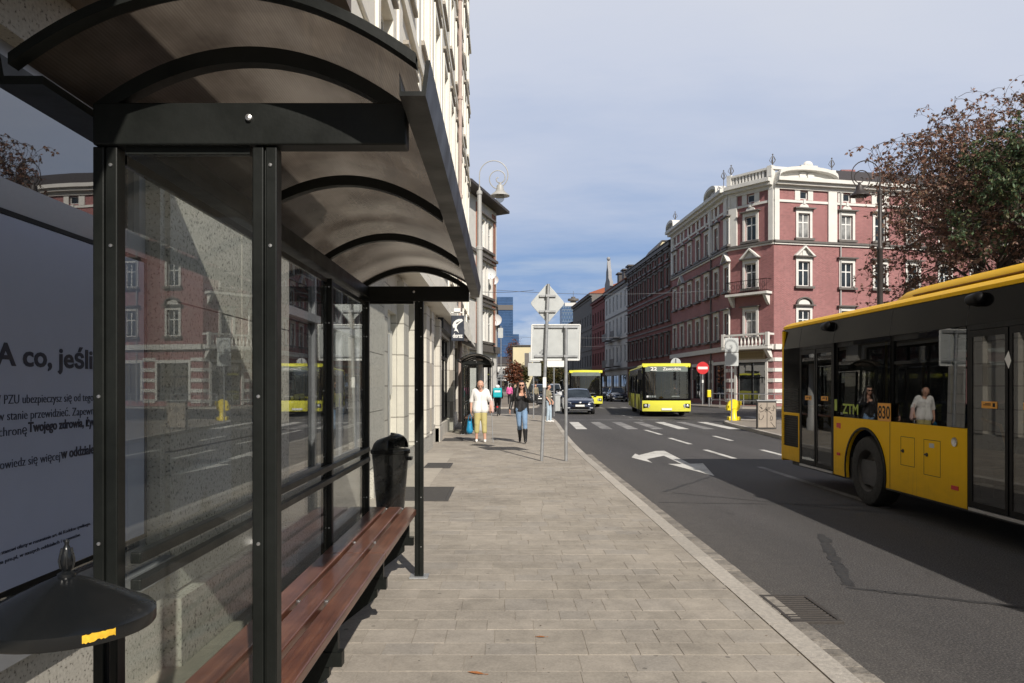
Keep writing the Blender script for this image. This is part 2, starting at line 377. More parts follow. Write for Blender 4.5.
def special():
    # varnished bench slats: grain along Y
    m, nt, out = newmat('varnished_red_brown_wood'); q = N(nt); b = q.n('ShaderNodeBsdfPrincipled')
    v = q.mapping(q.obj(), (28, .9, 28)); n = q.noise(v, 1.6, 7, .6); n2 = q.noise(q.obj(), 3, 4)
    f = q.math('MULTIPLY_ADD', n2, .5, q.math('MULTIPLY', n, .6))
    q.l(q.ramp(f, [(.28, (.040, .016, .011)), (.5, (.105, .039, .024)), (.62, (.155, .062, .037)), (.8, (.24, .11, .062))]), b.inputs['Base Color'])
    b.inputs['Roughness'].default_value = .34; b.inputs['Coat Weight'].default_value = .2
    q.l(q.bump(n, .12), b.inputs['Normal']); q.l(b.outputs[0], out.inputs[0]); MAT['slat'] = m
    # road paint, worn through in places
    m, nt, out = newmat('worn_road_paint'); q = N(nt); b = q.n('ShaderNodeBsdfPrincipled', i_Roughness=.8)
    o = q.obj(); n = q.math('MULTIPLY_ADD', q.noise(o, 22, 5, .7), .55, q.math('MULTIPLY', q.noise(o, 1.3, 3), .5))
    q.l(q.ramp(n, [(.36, (.15, .145, .14)), (.5, (.52, .51, .48)), (.7, (.66, .65, .62))]), b.inputs['Base Color'])
    q.l(b.outputs[0], out.inputs[0]); MAT['marking'] = m
    # faded paint
    m, nt, out = newmat('faded_road_paint'); q = N(nt); b = q.n('ShaderNodeBsdfPrincipled', i_Roughness=.85)
    o = q.obj(); n = q.math('MULTIPLY_ADD', q.noise(o, 24, 5, .7), .6, q.math('MULTIPLY', q.noise(o, .9, 3), .5))
    q.l(q.ramp(n, [(.42, (.075, .073, .075)), (.6, (.25, .245, .24)), (.75, (.42, .41, .40))]), b.inputs['Base Color'])
    q.l(b.outputs[0], out.inputs[0]); MAT['marking_faded'] = m
    # asphalt
    m, nt, out = newmat('asphalt'); q = N(nt); b = q.n('ShaderNodeBsdfPrincipled', i_Roughness=.82)
    o = q.obj(); fine = q.noise(o, 70, 5, .8); mid = q.noise(o, 9, 5, .6); big = q.noise(q.mapping(o, (.6, .12, 1)), 1.2, 5, .6)
    tr = q.noise(q.mapping(o, (1.1, .03, 1)), 1.0, 3, .5)
    c = q.ramp(fine, [(.36, (.012, .011, .012)), (.5, (.044, .0415, .0425)), (.64, (.16, .15, .143))])
    k = q.math('MULTIPLY_ADD', tr, .55, q.math('MULTIPLY_ADD', big, .6, q.math('MULTIPLY', mid, .4)))
    kk = q.n('ShaderNodeMapRange', i_1=.5, i_2=1.05, i_3=.66, i_4=1.36); q.l(k, kk.inputs[0])
    cc = q.n('ShaderNodeCombineColor')
    for i in range(3): q.l(kk.outputs[0], cc.inputs[i])
    c = q.mix(1., c, cc.outputs[0], 'MULTIPLY')
    # oil drips down the middle of the lanes, pale dust by the gutter
    oil = q.n('ShaderNodeMapRange', i_1=.60, i_2=.70, i_3=0, i_4=.5); q.l(q.noise(q.mapping(o, (1.5, .5, 1), loc=(2, 7, 0)), 1.6, 6, .7), oil.inputs[0])
    c = q.mix(oil.outputs[0], c, (.022, .021, .021))
    xs_ = q.n('ShaderNodeSeparateXYZ'); q.l(o, xs_.inputs[0]); du = q.n('ShaderNodeMapRange', i_1=2.05, i_2=3.0, i_3=.35, i_4=0); q.l(xs_.outputs[0], du.inputs[0])
    c = q.mix(q.math('MULTIPLY', du.outputs[0], mid), c, (.17, .15, .125))
    q.l(c, b.inputs['Base Color'])
    q.l(q.bump(fine, .5, .006), b.inputs['Normal']); q.l(b.outputs[0], out.inputs[0]); MAT['asphalt'] = m
    # sealed cracks
    MAT['seal'] = pm('crack_sealant', (.031, .030, .031), .75, var=.35, vs=14)
    # pavement slabs
    m, nt, out = newmat('concrete_slabs'); q = N(nt); b = q.n('ShaderNodeBsdfPrincipled', i_Roughness=.88)
    o = q.obj(); r = q.n('ShaderNodeNewGeometry').outputs['Random Per Island']
    fine = q.noise(o, 62, 5, .75); big = q.noise(o, .8, 6, .65); mid = q.noise(o, 7, 6, .7)
    c = q.ramp(r, [(0, (.262, .234, .197)), (.35, (.285, .255, .216)), (.7, (.300, .268, .228)), (1, (.268, .244, .214))])
    k = q.math('MULTIPLY_ADD', big, .55, q.math('MULTIPLY_ADD', mid, .4, q.math('MULTIPLY', fine, .5)))
    kk = q.n('ShaderNodeMapRange', i_1=.5, i_2=.90, i_3=.60, i_4=1.40); q.l(k, kk.inputs[0])
    cc = q.n('ShaderNodeCombineColor')
    for i in range(3): q.l(kk.outputs[0], cc.inputs[i])
    c = q.mix(1., c, cc.outputs[0], 'MULTIPLY')
    stn = q.n('ShaderNodeMapRange', i_1=.55, i_2=.72, i_3=0, i_4=.32); q.l(q.noise(q.mapping(o, (1, .7, 1), loc=(4, 2, 0)), 1.9, 7, .68), stn.inputs[0])
    c = q.mix(stn.outputs[0], c, (.10, .09, .078))
    # old dark spots (chewing gum, drips)
    vo = q.n('ShaderNodeTexVoronoi', i_Scale=4.2); q.l(o, vo.inputs['Vector'])
    sp = q.math('LESS_THAN', vo.outputs['Distance'], .062)
    c = q.mix(q.math('MULTIPLY', sp, .55), c, (.06, .055, .05))
    q.l(c, b.inputs['Base Color']); q.l(q.bump(q.math('ADD', fine, q.math('MULTIPLY', mid, .6)), .3, .004), b.inputs['Normal'])
    q.l(b.outputs[0], out.inputs[0]); MAT['slabs'] = m
    MAT['joint'] = pm('sandy_joint', (.27, .24, .20), .95, var=.45, vs=1.6)
    # speckled granite cladding
    m, nt, out = newmat('speckled_stone_cladding'); q = N(nt); b = q.n('ShaderNodeBsdfPrincipled', i_Roughness=.75)
    o = q.obj(); n = q.noise(o, 55, 3, .6); n2 = q.noise(o, 1.5, 4)
    c = q.ramp(n, [(.34, (.07, .065, .055)), (.42, (.47, .45, .40)), (.7, (.60, .575, .52))])
    q.l(q.mix(q.math('MULTIPLY', n2, .3), c, (.28, .26, .22)), b.inputs['Base Color'])
    q.l(q.bump(n, .4, .004), b.inputs['Normal']); q.l(b.outputs[0], out.inputs[0]); MAT['granite'] = m
    # translucent brown polycarbonate with fine flutes along Y
    m, nt, out = newmat('bronze_polycarbonate'); q = N(nt); o = q.obj()
    w = q.n('ShaderNodeTexWave', i_Scale=38., wave_type='BANDS', bands_direction='X'); q.l(o, w.inputs['Vector'])
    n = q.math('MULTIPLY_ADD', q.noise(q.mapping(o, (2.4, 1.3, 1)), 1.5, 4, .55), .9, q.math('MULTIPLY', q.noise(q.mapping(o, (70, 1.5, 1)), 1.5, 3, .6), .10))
    dirt_shade = q.ramp(n, [(.28, (.05, .040, .033)), (.48, (.14, .118, .098)), (.62, (.21, .182, .153)), (.8, (.26, .228, .195))])  # dirt blotches widened to paint uneven light coming through the sheet
    c = q.mix(q.math('MULTIPLY', w.outputs['Fac'], .3), dirt_shade, (.07, .055, .045))
    d = q.n('ShaderNodeBsdfDiffuse'); t = q.n('ShaderNodeBsdfTranslucent'); q.l(c, d.inputs[0]); q.l(c, t.inputs[0])
    tr = q.n('ShaderNodeBsdfTransparent', i_0=(.35, .28, .22, 1)); g = q.n('ShaderNodeBsdfGlossy', i_Roughness=.22)
    a = q.n('ShaderNodeMixShader', i_0=.55); q.l(d.outputs[0], a.inputs[1]); q.l(t.outputs[0], a.inputs[2])
    a2 = q.n('ShaderNodeMixShader', i_0=.05); q.l(a.outputs[0], a2.inputs[1]); q.l(tr.outputs[0], a2.inputs[2])
    lw = q.n('ShaderNodeLayerWeight', i_0=.5); fr = q.math('MULTIPLY', q.math('POWER', lw.outputs['Facing'], 4.), .8); a3 = q.n('ShaderNodeMixShader'); q.l(fr, a3.inputs[0]); q.l(a2.outputs[0], a3.inputs[1]); q.l(g.outputs[0], a3.inputs[2])
    q.l(a3.outputs[0], out.inputs[0]); MAT['poly'] = m
    # large pale tiles on the shop fronts
    MAT['tile_cream'] = brickmat('pale_stone_tiles', (.56, .53, .47), (.51, .485, .43), (.25, .23, .2), .9, .55, .012, .08, .2, .6)
    MAT['paving_far'] = brickmat('far_paving', (.23, .2, .17), (.20, .175, .15), (.13, .12, .1), .4, .3, .01, .15, .1)
    MAT['tower2'] = brickmat('tower_curtain_wall', (.06, .11, .20), (.045, .09, .17), (.15, .20, .27), 3., 3.5, .4, .15, 0, .3)
special()
# ------------------------------------------------------------------ ground, road, pavements
MAT['paving_far'] = pm('grey_beige_paving', (.225, .195, .165), .9, var=.16, vs=1.5, bump=.2)
RG = random.Random(11)
g = MB().face((-3000, -3000, -.06), (3000, -3000, -.06), (3000, 3000, -.06), (-3000, 3000, -.06))
struct(g.build('ground', pm('earth', (.12, .115, .1), .95), fixn=False))
struct(MB().face((-140, -60, 0), (140, -60, 0), (140, 420, 0), (-140, 420, 0)).build('road', MAT['asphalt'], fixn=False))

KERB = [(1.89, -14), (1.89, 17), (1.98, 22), (2.18, 28), (2.36, 33), (2.42, 37), (2.2, 39.6), (1.4, 41.8), (0, 42.8), (-34, 43.4)]
def smooth_line(p, step=.5):
    out = []
    for i in range(len(p) - 1):
        p0, p1, p2, p3 = p[max(i - 1, 0)], p[i], p[i + 1], p[min(i + 2, len(p) - 1)]
        L = math.dist(p1, p2); n = max(1, min(40, int(L / step)))
        for j in range(n):
            t = j / n
            if L > 12: out.append((p1[0] + (p2[0] - p1[0]) * t, p1[1] + (p2[1] - p1[1]) * t)); continue
            k = []
            for a in (0, 1):
                m1, m2 = (p2[a] - p0[a]) / 2, (p3[a] - p1[a]) / 2
                if i == 0 or math.dist(p0, p1) > 12: m1 = p2[a] - p1[a]
                if math.dist(p2, p3) > 12: m2 = p2[a] - p1[a]
                k.append((2 * t**3 - 3 * t**2 + 1) * p1[a] + (t**3 - 2 * t**2 + t) * m1 + (-2 * t**3 + 3 * t**2) * p2[a] + (t**3 - t**2) * m2)
            out.append(tuple(k))
    out.append(p[-1]); return out
def offset(line, d):
    out = []
    for i, p in enumerate(line):
        a, b = line[max(i - 1, 0)], line[min(i + 1, len(line) - 1)]
        t = Vector((b[0] - a[0], b[1] - a[1])).normalized(); out.append((p[0] - t.y * d, p[1] + t.x * d))
    return out
def kerb_stones(line, w, z0, z1, mb, gap=.006, L=1.0, jit=.0):
    """stones laid end to end along a line; w to the left of travel"""
    acc = [0]
    for a, b in zip(line, line[1:]): acc.append(acc[-1] + math.dist(a, b))
    def at(s):
        for i in range(len(line) - 1):
            if s <= acc[i + 1] or i == len(line) - 2:
                t = (s - acc[i]) / max(1e-6, acc[i + 1] - acc[i]); a, b = line[i], line[i + 1]
                d = Vector((b[0] - a[0], b[1] - a[1])).normalized()
                return Vector((a[0] + (b[0] - a[0]) * t, a[1] + (b[1] - a[1]) * t)), d
    s = 0
    while s < acc[-1] - .05:
        e = min(acc[-1], s + L * (1 + RG.uniform(-jit, jit))); p, d = at(s + gap); q_, d2 = at(e - gap)
        n1, n2 = Vector((-d.y, d.x)) * w, Vector((-d2.y, d2.x)) * w; h = z1 + RG.uniform(-.003, .003)
        j = [RG.uniform(-.006, .006) for _ in range(2)] if jit else (0, 0)
        b = .012
        base = [(p.x, p.y), (q_.x, q_.y), (q_.x + n2.x, q_.y + n2.y), (p.x + n1.x, p.y + n1.y)]
        m1, m2 = n1.normalized() * b, n2.normalized() * b
        top = [(p.x + m1.x, p.y + m1.y), (q_.x + m2.x, q_.y + m2.y), base[2], base[3]]
        k = [(x, y, z0) for x, y in base] + [(base[0][0], base[0][1], h - b), (base[1][0], base[1][1], h - b), (*base[2], h), (*base[3], h), (*top[0], h), (*top[1], h)]
        mb.add(k, [(0, 1, 5, 4), (1, 2, 6, 9, 5), (2, 3, 7, 6), (3, 0, 4, 8, 7), (4, 5, 9, 8), (8, 9, 6, 7)])
        s = e
    return mb
kl = smooth_line(KERB)
struct(kerb_stones(kl, .16, -.02, .10, MB()).build('kerb', MAT['granite_kerb']))
gut = offset(kl[:44], -.225)
struct(kerb_stones(gut[::-1][::-1], .218, -.02, .012, MB(), .012, .17, .35).build('gutter', MAT['cobble']))
inner = offset(kl, .166)
def kerb_x(y):
    for a, b in zip(inner, inner[1:]):
        if a[1] <= y <= b[1]: return a[0] + (b[0] - a[0]) * (y - a[1]) / max(1e-6, b[1] - a[1])
    return None
# bedding (joint sand) under the slabs, then every slab a separate island
poly = [(-12, -14)] + [p for p in inner if p[0] > -12] + [(-12, 43.0)]
bed = MB(); bed.prism([(x, y, -.02) for x, y in poly], (0, 0, .1175)); struct(bed.build('pavement_bed', MAT['joint']))
sl = MB(); y = -2.0; row = 0
while y < 42.5:
    h = (.30, .205, .255)[RG.choice((0, 1, 0, 1, 2))]
    xr = kerb_x(min(y + h * .5, 42.6))
    if xr is None: xr = 0
    if y > 41.0: xr = min(xr, 1.4)
    x = -2.3 + RG.uniform(-.2, 0)
    gp = .0021
    while x < xr - .03:
        w = RG.choice((.2, .3, .3, .4, .25)); x2 = min(x + w, xr - .004)
        if xr - x2 < .09: x2 = xr - .004
        z = .1 + RG.uniform(-.001, .001); t = RG.uniform(-.0006, .0006)
        a, b_, c, d = (x + gp, y + gp), (x2 - gp, y + gp), (x2 - gp, y + h - gp), (x + gp, y + h - gp)
        if x2 - x > .03:
            k = .0018
            sl.add([(*a, z - .004), (*b_, z - .004), (*c, z - .004), (*d, z - .004), (a[0] + k, a[1] + k, z), (b_[0] - k, b_[1] + k, z + t), (c[0] - k, c[1] - k, z + t), (d[0] + k, d[1] - k, z)],
                   [(0, 1, 5, 4), (1, 2, 6, 5), (2, 3, 7, 6), (3, 0, 4, 7), (4, 5, 6, 7)])
        x = x2
    y += h; row += 1
struct(sl.build('pavement', MAT['slabs'], fixn=False))
# the smoother concrete strip beside the wall
cs = MB(); y = -2
while y < 17:
    L = RG.choice((.9, 1.2, 1.5)); cs.box(-1.9, -1.36 + (.22 if y > 6.4 else -.02), y + .004, y + L - .004, .09, .1055); y += L
struct(cs.build('wall_strip', pm('pale_concrete', (.37, .335, .285), .9, var=.16, vs=2.5, bump=.3, island=.06)))

def slab_area(name, pts, z=.1):
    return struct(MB().prism([(x, y, -.02) for x, y in pts], (0, 0, z + .02)).build(name, MAT['paving_far']))
# right pavement on our side of the crossing, rounded nose at the corner
RK = [(7.95, -14), (8.0, 14), (8.35, 21), (9.1, 29), (9.55, 33), (10.1, 34.8), (11.2, 35.6), (13.5, 36.2), (70, 44)]
rl = smooth_line(RK); ri = offset(rl, -.17)
struct(kerb_stones(offset(rl, -.16), .16, -.02, .112, MB()).build('kerb_right', MAT['granite_kerb']))
slab_area('pavement_right', ri + [(70, -14)], .104)
# beyond the crossing on the right
RF = [(80, 68.5), (22, 55.9), (18.5, 55.4), (16.6, 56.6), (15.6, 59.5), (14.9, 66), (10.6, 165), (9, 220)]
rf = smooth_line(RF)
struct(kerb_stones(offset(rf, -.16), .16, -.02, .112, MB()).build('kerb_far', MAT['granite_kerb']))
slab_area('pavement_far', offset(rf, -.17) + [(40, 220), (80, 120)], .104)
LF = [(2.4, 220), (2.8, 62), (2.3, 58), (.8, 56.2), (-34, 55)]
lf = smooth_line(LF)
struct(kerb_stones(offset(lf[::-1], -.16), .16, -.02, .112, MB()).build('kerb_opposite', MAT['granite_kerb']))
slab_area('pavement_opposite', offset(lf[::-1], .0)[::-1] + [(-34, 220)], .1)

# painted markings, 4 mm above the asphalt
mk = MB(); zf = .004
def quadm(mb, p): mb.face(*[(x, y, zf) for x, y in p])
for y0, y1, x0, x1 in ((26.1, 28.9, 5.36, 5.33), (21.8, 24.4, 5.31, 5.28), (17.5, 19.9, 5.26, 5.22), (18.0, 19.9, 6.66, 6.68), (23.2, 25.4, 6.9, 6.95)):
    quadm(mk, [(x0 - .07, y0), (x0 + .07, y0), (x1 + .07, y1), (x1 - .07, y1)])
AX = .12
arrow = [(3.87, 14.1), (4.26, 16.4), (3.96, 16.3), (4.10, 19.6), (3.86, 19.5), (3.24, 18.35), (3.22, 18.75), (2.96, 17.75), (3.2, 16.5), (3.24, 17.35), (3.80, 18.2), (3.77, 16.25), (3.49, 16.3)]
quadm(mk, arrow)
mf = MB()
for i in range(7):
    x = 2.86 + i * .975
    quadm(mk if i in (0, 4, 6) else mf, [(x - .06, 29.4), (x + .36, 29.4), (x + .58, 35.2), (x + .16, 35.2)])
struct(mk.build('road_markings', MAT['marking'], fixn=False))
quadm(mf, [(5.13, 10.4), (5.25, 10.4), (5.3, 15.7), (5.16, 15.7)])
for i in range(9):
    x = 3.2 + i * .98; quadm(mf, [(x, 57), (x + .45, 57), (x + .5, 60.5), (x + .05, 60.5)])
for i in range(6):
    quadm(mf, [(11.6 + i * 1.1, 38.5 + i * .1), (12.1 + i * 1.1, 38.5 + i * .1), (12.5 + i * 1.1, 42 + i * .1), (12.0 + i * 1.1, 42 + i * .1)])
quadm(mf, [(2.75, 37.2), (7.6, 37.4), (7.6, 37.7), (2.75, 37.5)])
for k in range(4): quadm(mf, [(6.55 + k * .06, 36.4 + k * 3), (6.65 + k * .06, 36.4 + k * 3), (6.7 + k * .06, 38 + k * 3), (6.6 + k * .06, 38 + k * 3)])
struct(mf.build('faded_road_markings', MAT['marking_faded'], fixn=False))
# sealed cracks and a patched trench
sealm = MB()
def strip(pts, w):
    for (x0, y0, w0), (x1, y1, w1) in zip(pts, pts[1:]):
        d = Vector((x1 - x0, y1 - y0)).normalized(); n = Vector((-d.y, d.x))
        a, b_ = n * w0 * w, n * w1 * w
        sealm.face((x0 + a.x, y0 + a.y, .003), (x0 - a.x, y0 - a.y, .003), (x1 - b_.x, y1 - b_.y, .003), (x1 + b_.x, y1 + b_.y, .003))
def jag(p0, p1, n, amp):
    return [(p0[0] + (p1[0] - p0[0]) * i / n + RG.uniform(-amp, amp), p0[1] + (p1[1] - p0[1]) * i / n + RG.uniform(-amp, amp), RG.uniform(.6, 1.3)) for i in range(n + 1)]
strip(jag((2.86, 6.35), (3.55, 8.6), 26, .014), .05)
strip(jag((2.83, 6.3), (5.2, 5.0), 40, .016), .03)
strip(jag((2.2, 10.9), (5.4, 10.6), 40, .02), .014)
strip(jag((2.5, 12.0), (3.9, 14.2), 24, .02), .03)
strip(jag((2.6, 11.9), (6.0, 9.2), 44, .02), .016)
struct(sealm.build('road_crack_seal', MAT['seal'], fixn=False))

# drain grating in the gutter
t = thing('drain_grate', 'rusty iron drain grating set in the gutter beside the kerb', 'drain', (2.19, 5.68, 0))
m = MB()
for y0, y1 in ((5.34, 5.385), (5.985, 6.03)): m.box(2.0, 2.37, y0, y1, -.02, .017)
for x0, x1 in ((2.0, 2.03), (2.34, 2.37)): m.box(x0, x1, 5.387, 5.983, -.02, .0165)
m.build('frame', MAT['grate'], t, bevel=.004)
for i in range(11): MB().box(2.034, 2.336, 5.40 + i * .0535, 5.428 + i * .0535, -.015, .014).build('bar', MAT['grate'], t, bevel=.004)
MB().box(2.03, 2.34, 5.387, 5.983, -.019, .0052).build('pit', MAT['black'], t)
# cellar gratings by the wall
def cellar(x0, x1, y0, y1, lab):
    t = thing('cellar_grating', lab, 'grating', ((x0 + x1) / 2, (y0 + y1) / 2, .1), group='dark gratings in the pavement by the wall')
    f = MB()
    f.box(x0, x1, y0, y0 + .04, .08, .114).box(x0, x1, y1 - .04, y1, .08, .114).box(x0, x0 + .04, y0 + .042, y1 - .042, .08, .114).box(x1 - .04, x1, y0 + .042, y1 - .042, .08, .114)
    f.build('frame', MAT['mat_dark'], t)
    b = MB(); n = int((y1 - y0) / .045)
    for i in range(n): b.box(x0 + .045, x1 - .045, y0 + .05 + i * .045, y0 + .072 + i * .045, .08, .111)
    b.build('grid', MAT['mat_dark'], t); MB().box(x0 + .042, x1 - .042, y0 + .043, y1 - .043, .08, .106).build('pit', MAT['black'], t)
cellar(-1.56, -.74, 10.35, 11.75, 'large dark iron grating in the pavement just past the shelter bin')
cellar(-1.5, -1.0, 14.5, 15.4, 'smaller dark iron grating further along by the stone wall')
cellar(-1.72, -1.15, 21.6, 22.7, 'small dark grating near the old man by the shop front')
# fallen leaves
def leaf(x, y, a, s, lab):
    m = MB(); ps = [(0, -1, .0), (.28, -.5, .02), (.36, 0, .05), (.22, .55, .03), (0, 1.05, .0), (-.24, .5, .05), (-.38, -.05, .07), (-.26, -.55, .03)]
    c = (0, .02, .0)
    for i in range(8): m.face(c, ps[i], ps[(i + 1) % 8])
    m.tube([(0, -1, 0), (.05, -1.4, .03)], .03, 5)
    m.xf(Matrix.Translation((x, y, .104)) @ Matrix.Rotation(a, 4, 'Z') @ Matrix.Scale(s, 4))
    o = m.build('fallen_leaf', MAT['dryleaf'], fixn=False); tag(o, lab, 'leaf', 'dry leaves fallen on the pavement'); return o
leaf(X(476, 4.15), 4.15, 1.2, .05, 'curled orange brown leaf on the slabs, nearest to the viewer')
leaf(X(540.5, 4.75), 4.75, 1.5, .034, 'smaller reddish leaf on the slabs, nearer to the kerb')

# specks of grit, leaf crumbs and butts along kerb and joints: nobody could count them
gr_ = MB(); GR = random.Random(44)
for i in range(420):
    y = 1.6 + 22 * GR.random() ** 1.6; xk = kerb_x(min(y, 40))
    x = GR.uniform(-1.3, xk) if GR.random() < .45 else xk + .166 + GR.uniform(.0, .26) if GR.random() < .75 else xk - GR.uniform(0, .08)
    z = .1025 if x < xk else .113 if x < xk + .165 else .0175
    s_ = GR.uniform(.003, .011); a = GR.uniform(0, 6.28); c_, d_ = math.cos(a) * s_, math.sin(a) * s_
    gr_.face((x + c_, y + d_, z), (x - d_ * .6, y + c_ * .6, z + .002), (x - c_, y - d_, z), (x + d_ * .6, y - c_ * .6, z + .001))
o_ = struct(gr_.build('pavement_grit', leafmat('grit', [(.12, .06, .03), (.05, .04, .035), (.40, .38, .33), (.20, .11, .05)], .8), fixn=False), 'stuff')
# ------------------------------------------------------------------ facades
CACHE = {}
def wall_mesh(L, Ht, ops, reveal=.18, z0=0., depth=None):
    mb = MB(); xs = sorted({0, L} | {v for o in ops for v in o[:2]}); zs = sorted({z0, Ht} | {v for o in ops for v in o[2:4]})
    for i in range(len(zs) - 1):
        run = None
        for j in range(len(xs) - 1):
            cx, cz = (xs[j] + xs[j + 1]) / 2, (zs[i] + zs[i + 1]) / 2
            inside = any(o[0] < cx < o[1] and o[2] < cz < o[3] for o in ops)
            if not inside: mb.face((xs[j], 0, zs[i]), (xs[j + 1], 0, zs[i]), (xs[j + 1], 0, zs[i + 1]), (xs[j], 0, zs[i + 1]))
    for x0, x1, a, b in [o[:4] for o in ops]:
        r = reveal
        mb.face((x0, 0, a), (x0, 0, b), (x0, r, b), (x0, r, a)).face((x1, 0, a), (x1, r, a), (x1, r, b), (x1, 0, b))
        mb.face((x0, 0, b), (x1, 0, b), (x1, r, b), (x0, r, b)).face((x0, 0, a), (x0, r, a), (x1, r, a), (x1, 0, a))
    return mb
def sash(w, h, bars=(1, 2), fr=.07, y=.1, arch=False):
    """frame bars of a casement window, origin at the middle of the sill"""
    m = MB(); x0, x1 = -w / 2, w / 2; t = .05
    m.box(x0, x0 + fr, y, y + t, 0, h).box(x1 - fr, x1, y, y + t, 0, h).box(x0 + fr, x1 - fr, y, y + t, 0, fr).box(x0 + fr, x1 - fr, y, y + t, h - fr, h)
    if bars[0]: m.box(-.045, .045, y - .008, y + t, fr, h - fr)
    if bars[1]:
        z = h * .64; m.box(x0 + fr, -.045, y - .004, y + t, z - .04, z + .04).box(.045, x1 - fr, y - .004, y + t, z - .04, z + .04)
    return m
def surround(w, h, kind, s=.2, p=.09):
    m = MB(); x0, x1 = -w / 2, w / 2
    if kind == 'slim':
        m.box(x0 - s, x0 - .002, -.045, .02, -.02, h + .002).box(x1 + .002, x1 + s, -.045, .02, -.02, h + .002).box(x0 - s, x1 + s, -.045, .02, h + .004, h + s)
        m.cur = 1; m.box(x0 - s - .08, x1 + s + .08, -.075, .02, -.12, -.024).box(x0 - s - .06, x1 + s + .06, -.10, .02, h + s + .10, h + s + .17)
        return m
    m.box(x0 - s, x0 - .002, -p, .02, -.02, h + .002).box(x1 + .002, x1 + s, -p, .02, -.02, h + .002).box(x0 - s, x1 + s, -p, .02, h + .004, h + s + .06)
    m.cur = 1
    if kind != 'plainlow': m.box(x0 - s - .12, x1 + s + .12, -p - .16, .02, -.2, -.024)
    m.cur = 0
    if kind in ('plain', 'straight', 'arch', 'gable', 'round'):
        z = h + s + .12; e = s + .18
        m.box(x0 - s, x1 + s, -p - .03, .02, h + s + .062, z - .002)
        m.cur = 1; m.box(x0 - e, x1 + e, -p - .24, .02, z, z + .09); m.cur = 0
        if kind == 'gable':
            zz = z + .092; hh = .78; m.prism([(x0 - s * .7, -.05, zz), (x1 + s * .7, -.05, zz), (0, -.05, zz + hh - .06)], (0, .07, 0))
            for sx in (-1, 1):
                a, b = (sx * (w / 2 + e), zz), (0, zz + hh)
                q0 = [(a[0], -p - .22, a[1]), (a[0] - sx * .2, -p - .22, a[1]), (0, -p - .22, b[1] - .14), (0, -p - .22, b[1])]
                m.prism(q0, (0, .24 + p - .004, 0))
            m.box(-.16, .16, -.1, .02, zz, zz + .42)
        if kind in ('arch', 'round'):
            zz = z + .092; r = w / 2 * (.82 if kind == 'arch' else 1.0); n = 12
            m.prism([(r * math.cos(math.pi * i / n), -.09, zz + r * .82 * math.sin(math.pi * i / n)) for i in range(n + 1)], (0, .11, 0))
            if kind == 'round':
                m.cur = 1
                R1, R0 = r + .22, r + .1
                for i in range(n):
                    a, b = math.pi * i / n, math.pi * (i + 1) / n
                    m.prism([(R0 * math.cos(a), -.24, zz + R0 * .82 * math.sin(a)), (R1 * math.cos(a), -.24, zz + R1 * .82 * math.sin(a)), (R1 * math.cos(b), -.24, zz + R1 * .82 * math.sin(b)), (R0 * math.cos(b), -.24, zz + R0 * .82 * math.sin(b))], (0, .26, 0))
                m.cur = 0
            else: m.box(-.09, .09, -.15, .02, zz + r * .7, zz + r * .82 + .28)
    return m
def cached(key, fn, mats, smooth=False):
    if key not in CACHE: CACHE[key] = fn().mesh(str(key[0]), mats, smooth)
    return CACHE[key]
WR = random.Random(5)
def window(root, M, x, z, w, h, kind=None, frame='white', trim=('stucco', 'slate'), bars=(1, 2), pane=None, s=.2):
    T = M @ Matrix.Translation((x, 0, z))
    f = link('window', cached(('window', round(w, 2), round(h, 2), frame, bars), lambda: sash(w, h, bars), [MAT[frame]]), root, T)
    pk = pane or ('pane_curtain' if WR.random() < .38 else 'pane')
    link('pane', cached(('pane', round(w, 2), round(h, 2), pk), lambda: MB().box(-w / 2 + .002, w / 2 - .002, .125, .135, .002, h - .002), [MAT[pk]]), f, Matrix.Translation((0, .002, 0)))
    if kind: link('surround', cached(('surround', round(w, 2), round(h, 2), kind, trim, s), lambda: surround(w, h, kind, s), [MAT[trim[0]], MAT[trim[1]]]), f, Matrix.Identity(4))
    return f
def frame_of(p, dirx):
    """matrix of a facade: x along it (left to right seen from outside), y inwards, z up"""
    d = Vector((dirx[0], dirx[1], 0)).normalized(); return basis(d, (0, 0, 1), (0, 0, 0)) , d
def facade_M(p, d, root):
    d = Vector((d[0], d[1], 0)).normalized(); n = Vector((-d.y, d.x, 0))
    M = Matrix(((d.x, n.x, 0, p[0]), (d.y, n.y, 0, p[1]), (0, 0, 1, 0), (0, 0, 0, 1)))
    return Matrix.Translation(-Vector(root.location)) @ M
def band(mb, x0, x1, z0, z1, p, back=.02): return mb.box(x0, x1, -p, back, z0, z1)
def roof_block(root, pts, z, h, mat, name='roof'):
    o = MB().prism([(x, y, z) for x, y in pts], (0, 0, h)).build(name, MAT[mat], root); return o

